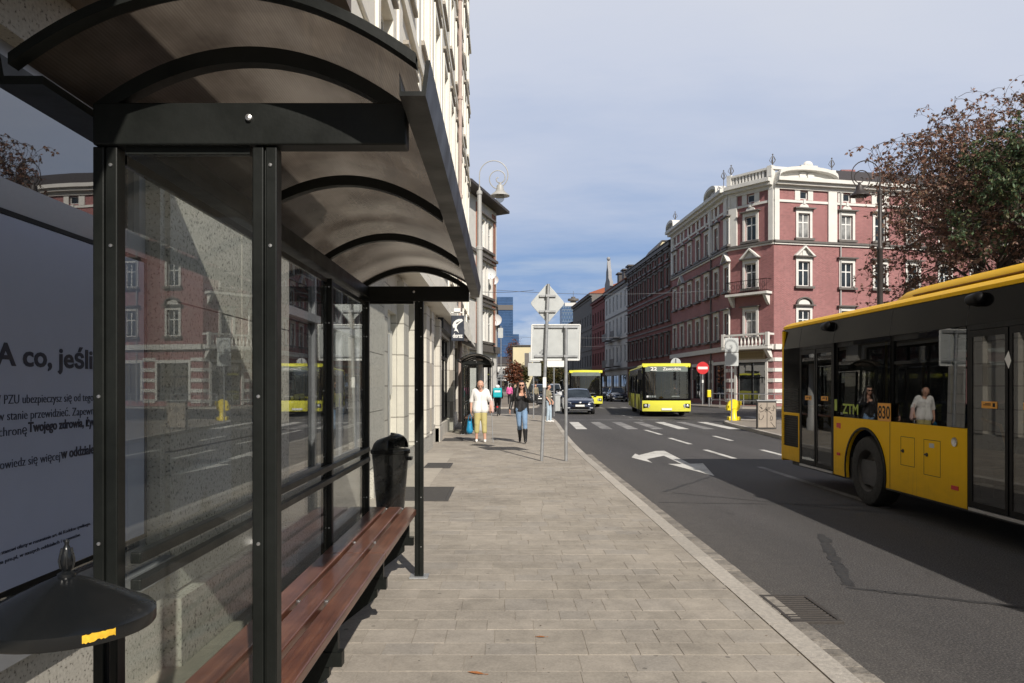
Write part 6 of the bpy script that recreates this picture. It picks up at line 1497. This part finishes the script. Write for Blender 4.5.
# ------------------------------------------------------------------ people
def jbase(k=1.):
    J = dict(hipL=(.085, 0, .92), hipR=(-.085, 0, .92), kneeL=(.095, -.01, .50), kneeR=(-.095, -.01, .50), ankL=(.095, .03, .09), ankR=(-.095, .03, .09),
             waist=(0, 0, 1.08), chest=(0, .01, 1.28), neck=(0, .02, 1.44), head=(0, -.005, 1.585),
             shL=(.175, .015, 1.385), shR=(-.175, .015, 1.385), elL=(.225, .03, 1.12), elR=(-.225, .03, 1.12), wrL=(.23, -.04, .88), wrR=(-.23, -.04, .88),
             hdL=(.0, -.02, -1), hdR=(0, -.02, -1), toeL=(0, -1, 0), toeR=(0, -1, 0), look=(0, -1, -.05))
    return J
def remesh(mb, name, mat, parent, vox=.011, smooth=4):
    def mods(o):
        r = o.modifiers.new('r', 'REMESH'); r.mode = 'VOXEL'; r.voxel_size = vox
        s = o.modifiers.new('s', 'SMOOTH'); s.factor = .5; s.iterations = smooth
    me = evaluated(mb, mods, name); me.name = name; me.materials.clear(); me.materials.append(mat)
    for p in me.polygons: p.use_smooth = True
    return link(name, me, parent)
def person(lab, loc, rotz, J, top, legs, shoes, skin='skin', hair='hair_dark', hairstyle='short', k=1., fem=False, top_arm=1.0, leg_to=1.0, jacket=None, glasses=False, vox=.011, group=None, scale=1., helmet=None, pocket=None, neckline=None, untuck=False, boots=.10):
    t = thing('person', lab, 'person', loc, rotz, group, world=False); t.scale = (scale,) * 3
    V = {a: Vector(b) for a, b in J.items()}; f = .88 * k if fem else k
    def limb(m, a, b, r0, r1, u0=0., u1=1., g=0): m.capsule(a.lerp(b, u0), a.lerp(b, u1), r0 + (r1 - r0) * u0 + g, r0 + (r1 - r0) * u1 + g)
    def torso(m, g=0, low=True):
        w, c, n = V['waist'], V['chest'], V['neck']
        hp = (V['hipL'] + V['hipR']) / 2; ax = (V['hipL'] - V['hipR']).normalized(); sx = (V['shL'] - V['shR']).normalized()
        for s in (-1, 1):
            if low: m.capsule(hp + ax * s * .07, w + ax * s * .045 * f, .108 * f + g, .098 * f + g)
            m.capsule(w + ax * s * .045 * f, c + sx * s * .075 * f, .098 * f + g, .112 * f + g)
            m.capsule(c + sx * s * .075 * f, V['shL' if s > 0 else 'shR'] * .8 + n * .2, .108 * f + g, .06 * f + g)
            if fem: m.capsule(c + sx * s * .07 + Vector((0, -.07, -.03)), c + sx * s * .075 + Vector((0, -.085, -.045)), .062 + g, .055 + g)
    lk = V['look'].normalized(); up = Vector((0, 0, 1)); up = (up - lk * up.dot(lk)).normalized(); rt = lk.cross(up)
    hd = V['head']
    def hp_(a, b, c): return hd + rt * a + lk * b + up * c      # right, forward, up
    B = MB(); torso(B)
    B.capsule(V['neck'] + Vector((0, 0, -.04)), hd + up * -.07, .056 * f, .05 * f)
    B.capsule(hp_(0, -.012, .035), hp_(0, .0, .02), .088, .086); B.capsule(hp_(0, .03, -.03), hp_(0, .045, -.07), .064, .042)
    B.capsule(hp_(.035, .02, -.01), hp_(-.035, .02, -.01), .055, .055); B.capsule(hp_(0, .085, .015), hp_(0, .108, -.025), .010, .015)
    for s in (-1, 1): B.capsule(hp_(s * .078, -.01, .015), hp_(s * .08, -.012, -.03), .016, .011)
    B.capsule(hp_(-.018, .088, -.058), hp_(.018, .088, -.058), .009, .009)
    B.capsule(hp_(-.035, .075, .035), hp_(.035, .075, .035), .014, .014)
    for s, q in ((1, 'L'), (-1, 'R')):
        limb(B, V['sh' + q], V['el' + q], .05 * f, .038 * f); limb(B, V['el' + q], V['wr' + q], .039 * f, .026 * f)
        limb(B, V['hip' + q], V['knee' + q], .088 * f, .056 * f); limb(B, V['knee' + q], V['ank' + q], .055 * f, .036 * f)
        B.capsule(V['knee' + q].lerp(V['ank' + q], .2) + Vector((0, .015, 0)), V['knee' + q].lerp(V['ank' + q], .4) + Vector((0, .012, 0)), .047 * f, .04 * f)
        tv = V['toe' + q].normalized(); an = V['ank' + q]; B.capsule(an + Vector((0, 0, -.045)) - tv * .04, an + Vector((0, 0, -.055)) + tv * .14, .034, .026)
        # hand: palm, four fingers of different length with a bend, a thumb from the side
        w = V['wr' + q]; dd = V['hd' + q].normalized(); side = Vector((0, -1, 0)); side = (side - dd * side.dot(dd))
        if side.length < .2: side = Vector((s, 0, 0)) - dd * dd.x * s
        side.normalize(); nrm = dd.cross(side).normalized() * (1 if q == 'L' else -1)
        B.capsule(w + side * .012, w + dd * .075 + side * .018, .022, .018); B.capsule(w - side * .012, w + dd * .075 - side * .018, .022, .018)
        for i, Lf in enumerate((.062, .070, .066, .052)):
            o = w + dd * .078 + side * (.030 - i * .020); a = o + dd * Lf * .55 + nrm * .010; b = a + dd * Lf * .35 + nrm * .028
            B.capsule(o, a, .0095, .0088, 8); B.capsule(a, b, .0088, .0078, 8)
        o = w + dd * .02 + side * .03; a = o + dd * .035 + side * .025 + nrm * .012; B.capsule(o, a, .013, .0105, 8); B.capsule(a, a + dd * .03 + side * .004 + nrm * .016, .0105, .0085, 8)
    body = remesh(B, 'body', MAT[skin], t, vox, 3)
    # garments a little outside the body
    T = MB(); torso(T, .016)
    if untuck:
        ax_ = (V['hipL'] - V['hipR']).normalized(); h_ = (V['hipL'] + V['hipR']) / 2
        for s_ in (-1, 1): T.capsule(V['waist'] + ax_ * s_ * .06, h_ + ax_ * s_ * .09 + Vector((0, 0, -.03)), .125 * f, .135 * f)
    if top_arm > 0:
        for q in 'LR':
            limb(T, V['sh' + q], V['el' + q], .054 * f, .046 * f, 0, min(1, top_arm * 2), .014)
            if top_arm > .5: limb(T, V['el' + q], V['wr' + q], .044 * f, .034 * f, 0, (top_arm - .5) * 2 * .95, .013)
    to = remesh(T, 'shirt', MAT[top], t, .012, 3)
    if neckline:   # low neckline: trim the garment above a sloping line
        me = to.data; bm = bmesh.new(); bm.from_mesh(me)
        z0 = V['neck'].z - neckline
        kill = [v for v in bm.verts if v.co.z > z0 + 8 * max(0, abs(v.co.x) - .055) + (.06 if v.co.y > .03 else 0) * 1.0]
        bmesh.ops.delete(bm, geom=kill, context='VERTS'); bm.to_mesh(me); bm.free()
    G = MB(); hpc = (V['hipL'] + V['hipR']) / 2; ax = (V['hipL'] - V['hipR']).normalized()
    for s, q in ((1, 'L'), (-1, 'R')):
        G.capsule(hpc + ax * s * .075 + Vector((0, 0, .0)), hpc.lerp(V['waist'], .75) + ax * s * .05, .125 * f, .112 * f)
        limb(G, V['hip' + q], V['knee' + q], .096 * f, .07 * f, 0, 1, .008)
        limb(G, V['knee' + q], V['ank' + q], .066 * f, .056 * f, 0, leg_to, .008)
    remesh(G, 'trousers', MAT[legs], t, .013, 3)
    for q in 'LR':
        an, tv = V['ank' + q], V['toe' + q].normalized(); sh_ = MB()
        sh_.capsule(an + Vector((0, 0, -.04)) - tv * .05, an + Vector((0, 0, -.048)) + tv * .13, .042, .036); sh_.capsule(an + Vector((0, 0, -.07)) - tv * .05, an + Vector((0, 0, -.072)) + tv * .15, .02, .018)
        if shoes in ('leather', 'blackcloth'): sh_.capsule(an + Vector((0, 0, -.03)), an.lerp(V['knee' + q], boots / .42), .045, .052 + .02 * (boots > .2))
        remesh(sh_, 'shoe', MAT[shoes], t, .01, 2)
    # hair
    Hm = MB(); Hm.capsule(hp_(0, -.022, .05), hp_(0, -.012, .045), .091, .09)
    if hairstyle == 'long':
        for s in (-1, 1):
            Hm.capsule(hp_(s * .062, -.01, .05), hp_(s * .112, .0, -.1), .055, .06); Hm.capsule(hp_(s * .112, .0, -.1), hp_(s * .14, .07, -.31), .062, .045)
        Hm.capsule(hp_(0, -.06, .02), hp_(0, -.07, -.2), .075, .07)
    if hairstyle == 'bob': Hm.capsule(hp_(0, -.05, .03), hp_(0, -.06, -.1), .08, .06)
    if hairstyle == 'ring':
        Hm = MB()
        for s in (-1, 1): Hm.capsule(hp_(s * .066, -.03, .02), hp_(s * .05, -.07, .0), .03, .035)
        Hm.capsule(hp_(.03, -.075, .0), hp_(-.03, -.075, 0), .034, .034)
    ho_ = remesh(Hm, 'hair', MAT[hair], t, .011, 2)
    if hairstyle in ('short', 'long', 'bob'):
        me = ho_.data; bm = bmesh.new(); bm.from_mesh(me)
        kill = [v for v in bm.verts if (v.co - hd).dot(lk) > .035 and (v.co - hd).dot(up) < .085 - .0 and abs((v.co - hd).dot(rt)) < .066]
        bmesh.ops.delete(bm, geom=kill, context='VERTS'); bm.to_mesh(me); bm.free()
    e = MB()
    for s in (-1, 1): MB().ball(hp_(s * .032, .078, .012), .011, 10, 8).build('eye', MAT['eye'], t, smooth=True)
    MB().capsule(hp_(-.02, .094, -.058), hp_(.02, .094, -.058), .005, .005, 6).build('mouth', pm('lips', (.35, .12, .1), .5), t, smooth=True)
    if glasses:
        g = MB()
        for s in (-1, 1): g.ball(hp_(s * .034, .098, .014), .03, 14, 8, (1, .35, .75)); g.tube([hp_(s * .062, .09, .02), hp_(s * .085, .0, .02)], .004, 5)
        g.tube([hp_(-.02, .104, .02), hp_(.02, .104, .02)], .005, 5); g.build('sunglasses', MAT['black_gloss'], t, smooth=True)
    if jacket:
        K_ = MB()
        c, w, n = V['chest'], V['waist'], V['neck']; hp0 = (V['hipL'] + V['hipR']) / 2
        for s, q in ((1, 'L'), (-1, 'R')):
            K_.capsule(c + Vector((s * .12, .0, .02)), w + Vector((s * .125, .0, 0)), .085, .075); K_.capsule(w + Vector((s * .125, 0, 0)), hp0 + Vector((s * .15, .0, -.05)), .075, .065)
            K_.capsule(c + Vector((s * .05, .06, .05)), hp0 + Vector((s * .07, .08, -.02)), .07, .07)
            K_.capsule(V['sh' + q], c + Vector((s * .10, .02, .05)), .068, .09)
            limb(K_, V['sh' + q], V['el' + q], .062, .054); limb(K_, V['el' + q], V['wr' + q], .052, .042, 0, .93)
        remesh(K_, 'jacket', MAT[jacket], t, .012, 3)
    if helmet: MB().ball(hp_(0, -.01, .06), .125, 16, 10, (1, 1.1, .85)).build('helmet', MAT[helmet], t, smooth=True)
    return t
# elderly man, head bowed, stick and bag
d = 21.3; J = jbase(); J.update(look=(-.06, -1, -.62), head=(0, -.06, 1.565), neck=(0, -.01, 1.44), kneeL=(.10, -.04, .50), ankL=(.12, -.05, .09), ankR=(-.11, .04, .09), elL=(.27, .05, 1.13), wrL=(.29, -.10, .92), elR=(-.25, .05, 1.12), wrR=(-.26, .0, .87), hdL=(.02, -.25, -1), chest=(0, -.0, 1.27))
mx, my = X(480.5, d), d
man = person('elderly balding man in white shirt and khaki cropped trousers, head bowed, walking with a stick', (mx, my, .1), RAD(2), J, 'whitecloth', 'khaki', 'whitecloth', hair='hair_grey', hairstyle='ring', top_arm=.5, leg_to=.5, vox=.009, k=1.03, scale=1.01, untuck=True)
bgx, bgy = mx - .30, my - .02
t = thing('carrier_bag', 'bright blue carrier bag hanging from the elderly man\'s right hand', 'bag', (bgx, bgy, .32))
m = MB().capsule((bgx, bgy, .42), (bgx, bgy, .62), .10, .07)
remesh(m, 'bag', MAT['bluebag'], None, .014, 2).location = (0, 0, 0)
bg = C.objects[-1] if False else [o for o in C.objects if o.name.startswith('bag')][-1]; bg.parent = t; bg.location = -t.location
MB().tube([(bgx - .05, bgy, .66), (bgx - .02, bgy, .82), (bgx + .02, bgy, .88), (bgx + .04, bgy, .80), (bgx + .05, bgy, .66)], .008, 6).build('handle', MAT['bluebag'], t)
cx_, cy_ = mx + .31, my - .14
t = thing('walking_stick', 'thin grey walking stick in the elderly man\'s left hand', 'stick', (cx_ + .03, cy_ - .1, .1))
MB().tube([(cx_ + .04, cy_ - .1, .1), (cx_, cy_, .92)], .011, 8).build('shaft', MAT['galv'], t); MB().tube([(cx_, cy_ + .08, .935), (cx_, cy_ - .05, .945)], .016, 8).build('handle', MAT['black'], t)
t = thing('shoulder_bag', 'pale pink cloth bag hanging over the elderly man\'s left forearm', 'bag', (mx + .30, my + .02, .9))
m = MB().capsule((mx + .30, my + .0, .96), (mx + .30, my + .0, 1.2), .075, .055); o = remesh(m, 'pouch', MAT['pinkcloth'], None, .014, 2); o.parent = t; o.location = -t.location
MB().tube([(mx + .29, my - .04, 1.22), (mx + .25, my, 1.36), (mx + .23, my + .05, 1.38)], .012, 6).build('strap', MAT['pinkcloth'], t)
# woman in black, mid-stride
d = 20.9; J = jbase(); J.update(look=(.05, -1, -.02), hipL=(.08, 0, .92), kneeL=(.10, -.20, .54), ankL=(.115, -.24, .11), kneeR=(-.055, -.01, .50), ankR=(-.05, .30, .17), toeR=(0, -.85, -.5), toeL=(0, -1, .05), elR=(-.27, .10, 1.15), wrR=(-.32, .02, .92), elL=(.29, .0, 1.15), wrL=(.13, -.20, 1.27), hdL=(-.35, -.15, .9), hdR=(-.1, -.2, -1))
wom = person('woman in black top, open jacket, ripped blue jeans and sunglasses walking towards the viewer', (X(521.5, d), d, .1), RAD(-3), J, 'blackcloth', 'denim', 'leather', hairstyle='long', fem=True, top_arm=0, leg_to=.62, jacket='leather', glasses=True, vox=.009, scale=.985, neckline=.13, boots=.26)
hole = MB().ball((.072, -.185, .505), .042, 10, 8, (1, .45, 1.2)); hole.build('ripped_knee', MAT['skin'], wom, smooth=True)
# waiting woman seen from the side
d = 33.0; J = jbase(); J.update(look=(.1, -1, -.1), kneeL=(.09, -.06, .5), ankL=(.09, -.06, .09), elL=(.22, .03, 1.12), wrL=(.2, -.14, .92), elR=(-.22, .03, 1.12), wrR=(-.2, -.12, .9))
person('woman in olive top and pale jeans waiting at the kerb, seen from the side', (X(548.5, d), d, .1), RAD(70), J, 'olivecloth', 'denim_pale', 'whitecloth', hairstyle='bob', fem=True, top_arm=.4, vox=.012, scale=.96)
# cyclist from behind
d = 40.; cxx = X(497.5, d)
J = jbase(); J.update(hipL=(.09, .06, .95), hipR=(-.09, .06, .95), kneeL=(.10, -.28, .78), ankL=(.10, -.1, .38), kneeR=(-.10, -.22, .66), ankR=(-.1, .0, .22), waist=(0, .0, 1.1), chest=(0, -.1, 1.28), neck=(0, -.17, 1.42), head=(0, -.24, 1.55), shL=(.18, -.14, 1.37), shR=(-.18, -.14, 1.37), elL=(.25, -.3, 1.15), elR=(-.25, -.3, 1.15), wrL=(.24, -.52, 1.04), wrR=(-.24, -.52, 1.04), hdL=(0, -1, -.2), hdR=(0, -1, -.2))
person('courier in black riding a bicycle away, white helmet, seen from behind', (cxx, d, .0), RAD(180), J, 'blackcloth', 'blackcloth', 'blackcloth', hairstyle='short', vox=.013, helmet='white')
bk = thing('delivery_backpack', 'big turquoise cube delivery backpack on the cycling courier', 'backpack', (cxx, d - .1, 1.0), RAD(180), world=False)
MB().box(-.23, .23, .02, .38, .06, .56).build('box', MAT['teal'], bk, bevel=.05)
MB().box(-.15, .15, .383, .388, .33, .42).build('print', MAT['white'], bk)
MB().tube([(.12, .03, .5), (.13, -.16, .45), (.12, .02, .1)], .02, 6).tube([(-.12, .03, .5), (-.13, -.16, .45), (-.12, .02, .1)], .02, 6).build('strap', MAT['black'], bk)
by = thing('bicycle', 'black bicycle under the courier, rear wheel towards the viewer', 'bicycle', (cxx, d, 0), RAD(180), world=False)
for nm, y in (('rear', .45), ('front', -.6)):
    w = MB()
    for i in range(28):
        a, b = 2 * math.pi * i / 28, 2 * math.pi * (i + 1) / 28; w.tube([(0, y + .33 * math.cos(a), .35 + .33 * math.sin(a)), (0, y + .33 * math.cos(b), .35 + .33 * math.sin(b))], .02, 6)
    wo = w.build('wheel', MAT['rubber'], by); s_ = MB()
    for i in range(12): a = math.pi * i / 6; s_.tube([(0, y, .35), (0, y + .32 * math.cos(a), .35 + .32 * math.sin(a))], .003, 4)
    s_.build('spokes', MAT['galv'], wo)
fr_ = MB()
for a, b in (((0, .45, .35), (0, -.05, .32)), ((0, -.05, .32), (0, .12, .85)), ((0, .12, .82), (0, -.45, .82)), ((0, -.45, .84), (0, -.05, .32)), ((0, -.42, .95), (0, -.6, .35)), ((0, .45, .35), (0, .1, .78))): fr_.tube([a, b], .018, 6)
fr_.build('frame', MAT['black'], by); MB().tube([(-.28, -.5, 1.0), (0, -.42, 1.0), (.28, -.5, 1.0)], .014, 6).build('handlebar', MAT['black'], by)
MB().ball((0, .14, .9), .1, 10, 8, (.8, 1.3, .35)).build('saddle', MAT['black'], by); MB().box(-.04, .04, .74, .78, .55, .62).build('tail_light', MAT['red_sign'], by)
# far passers-by
J = jbase(); J.update(kneeL=(.09, -.14, .5), ankL=(.09, -.12, .1), ankR=(-.09, .2, .13))
fp1 = person('distant passer-by in a pink jacket beyond the courier', (X(509.5, 66), 66, .1), RAD(175), J, 'pink', 'blackcloth', 'blackcloth', vox=.016, fem=True, hairstyle='bob')
fp2 = person('distant passer-by all in black between the cyclist and the woman in black', (X(515, 78), 78, .1), RAD(10), J, 'blackcloth', 'blackcloth', 'blackcloth', vox=.016)
fp3 = person('distant figure in an olive top just right of the woman in black', (X(535.5, 62), 62, .1), RAD(20), J, 'olivecloth', 'blackcloth', 'blackcloth', vox=.016)
# the driver of the oncoming bus, seated
J = jbase(); J.update(hipL=(.09, .08, .88), hipR=(-.09, .08, .88), waist=(0, .08, 1.0), chest=(0, .06, 1.20), neck=(0, .04, 1.36), head=(0, -.01, 1.49), shL=(.175, .06, 1.3), shR=(-.175, .06, 1.3), kneeL=(.11, -.36, .90), kneeR=(-.11, -.36, .90), ankL=(.11, -.36, .48), ankR=(-.11, -.36, .48), elL=(.25, -.0, 1.05), elR=(-.25, -.0, 1.05), wrL=(-.02, -.2, 1.06), wrR=(.02, -.22, 1.02), hdL=(-1, -.1, 0), hdR=(1, -.1, 0), look=(-.1, -1, -.35))
J2 = dict(J); J2.update(look=(-.3, -1, .0), wrL=(.1, -.3, 1.2), hdL=(-.2, -.3, .9))
dr_ = person('driver in a dark jacket behind the windscreen of the oncoming lemon bus', (9.4, 42.2, .2), RAD(-6), J2, 'blackcloth', 'blackcloth', 'leather', vox=.015)
# ------------------------------------------------------------------ daylight, sky, camera
sunv = Vector((.45, -1.29, 1.0)).normalized()
el = math.asin(sunv.z); az = math.atan2(sunv.x, sunv.y)
sd = bpy.data.lights.new('sun', 'SUN'); sd.energy = 5.0; sd.angle = RAD(.5); sd.color = (1, .93, .83)
so_ = bpy.data.objects.new('sun', sd); C.objects.link(so_); so_.rotation_euler = (-sunv).to_track_quat('-Z', 'Y').to_euler(); so_.location = sunv * 100
w = bpy.data.worlds.new('World'); S.world = w; w.use_nodes = True; nt = w.node_tree; q = N(nt)
for n in list(nt.nodes): nt.nodes.remove(n)
out = nt.nodes.new('ShaderNodeOutputWorld')
sky = q.n('ShaderNodeTexSky', sky_type='NISHITA', sun_disc=False, sun_elevation=el, sun_rotation=az, air_density=1.0, dust_density=.8, ozone_density=1.4)
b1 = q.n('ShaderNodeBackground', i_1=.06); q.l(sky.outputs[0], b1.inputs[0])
g = q.n('ShaderNodeTexCoord').outputs['Generated']; sp_ = q.n('ShaderNodeSeparateXYZ'); q.l(g, sp_.inputs[0])
# thin high cloud ahead, thicker with height; open blue sky overhead and behind
b2 = q.n('ShaderNodeBackground', i_1=.90)
zz = q.math('MAXIMUM', q.math('ADD', sp_.outputs[2], .12), .05)
cb = q.n('ShaderNodeCombineXYZ'); q.l(q.math('DIVIDE', sp_.outputs[0], zz), cb.inputs[0]); q.l(q.math('DIVIDE', sp_.outputs[1], zz), cb.inputs[1])
n1 = q.noise(q.mapping(cb.outputs[0], (.45, .9, 1), (0, 0, .6), (3.1, 1.7, 0)), 1.1, 8, .6)
n2 = q.noise(q.mapping(cb.outputs[0], (.22, .4, 1), (0, 0, .4), (7.3, 2.2, 0)), .8, 4, .5)
cl = q.math('MULTIPLY_ADD', n1, .5, q.math('MULTIPLY', n2, .5))
c2 = q.n('ShaderNodeMapRange', i_1=.34, i_2=.66, i_3=-.17, i_4=.17); q.l(cl, c2.inputs[0])
hh = q.math('ADD', sp_.outputs[2], c2.outputs[0])
q.l(q.ramp(hh, [(.0, (.42, .53, .72)), (.07, (.27, .41, .68)), (.15, (.39, .50, .72)), (.24, (.53, .605, .775)), (.36, (.64, .69, .82)), (.5, (.70, .735, .83))]), b2.inputs[0])
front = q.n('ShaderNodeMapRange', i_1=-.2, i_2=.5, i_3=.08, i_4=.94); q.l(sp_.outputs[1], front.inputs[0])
n3 = q.noise(q.mapping(g, (6, 6, 17), (0, 0, 0), (.35, 0, .0)), 2.0, 7, .62)
low = q.n('ShaderNodeMapRange', i_1=.07, i_2=.15, i_3=1, i_4=0); q.l(sp_.outputs[2], low.inputs[0])
hp3 = q.n('ShaderNodeMapRange', i_1=.50, i_2=.66, i_3=0, i_4=.7); q.l(n3, hp3.inputs[0])
b3 = q.n('ShaderNodeBackground', i_0=(.62, .68, .78, 1), i_1=.95)
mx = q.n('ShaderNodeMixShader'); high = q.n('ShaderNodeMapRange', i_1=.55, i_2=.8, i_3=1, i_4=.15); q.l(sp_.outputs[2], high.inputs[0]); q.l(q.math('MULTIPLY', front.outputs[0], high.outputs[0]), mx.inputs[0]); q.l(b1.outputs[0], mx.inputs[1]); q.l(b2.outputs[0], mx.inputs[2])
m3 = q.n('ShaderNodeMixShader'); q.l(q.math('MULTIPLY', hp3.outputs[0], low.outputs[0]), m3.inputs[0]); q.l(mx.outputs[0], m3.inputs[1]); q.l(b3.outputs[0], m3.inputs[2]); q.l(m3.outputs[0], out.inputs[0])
cam = bpy.data.cameras.new('camera'); co = bpy.data.objects.new('camera', cam); C.objects.link(co)
co.location = (0, 0, H); co.rotation_euler = (math.pi / 2, 0, 0); cam.sensor_width = 36; cam.lens = F / 1024 * 36
cam.shift_x = 9 / 1024; cam.shift_y = 44.5 / 1024; cam.clip_start = .05; cam.clip_end = 6000
S.camera = co
S.view_settings.view_transform = 'Standard'; S.view_settings.look = 'None'; S.view_settings.exposure = .12; S.view_settings.gamma = 1
S.render.engine = 'CYCLES'
cy = S.cycles; cy.max_bounces = 8; cy.diffuse_bounces = 3; cy.glossy_bounces = 4; cy.transmission_bounces = 6; cy.transparent_max_bounces = 16; cy.use_denoising = True; cy.caustics_reflective = False; cy.caustics_refractive = False
cy.sample_clamp_indirect = 8
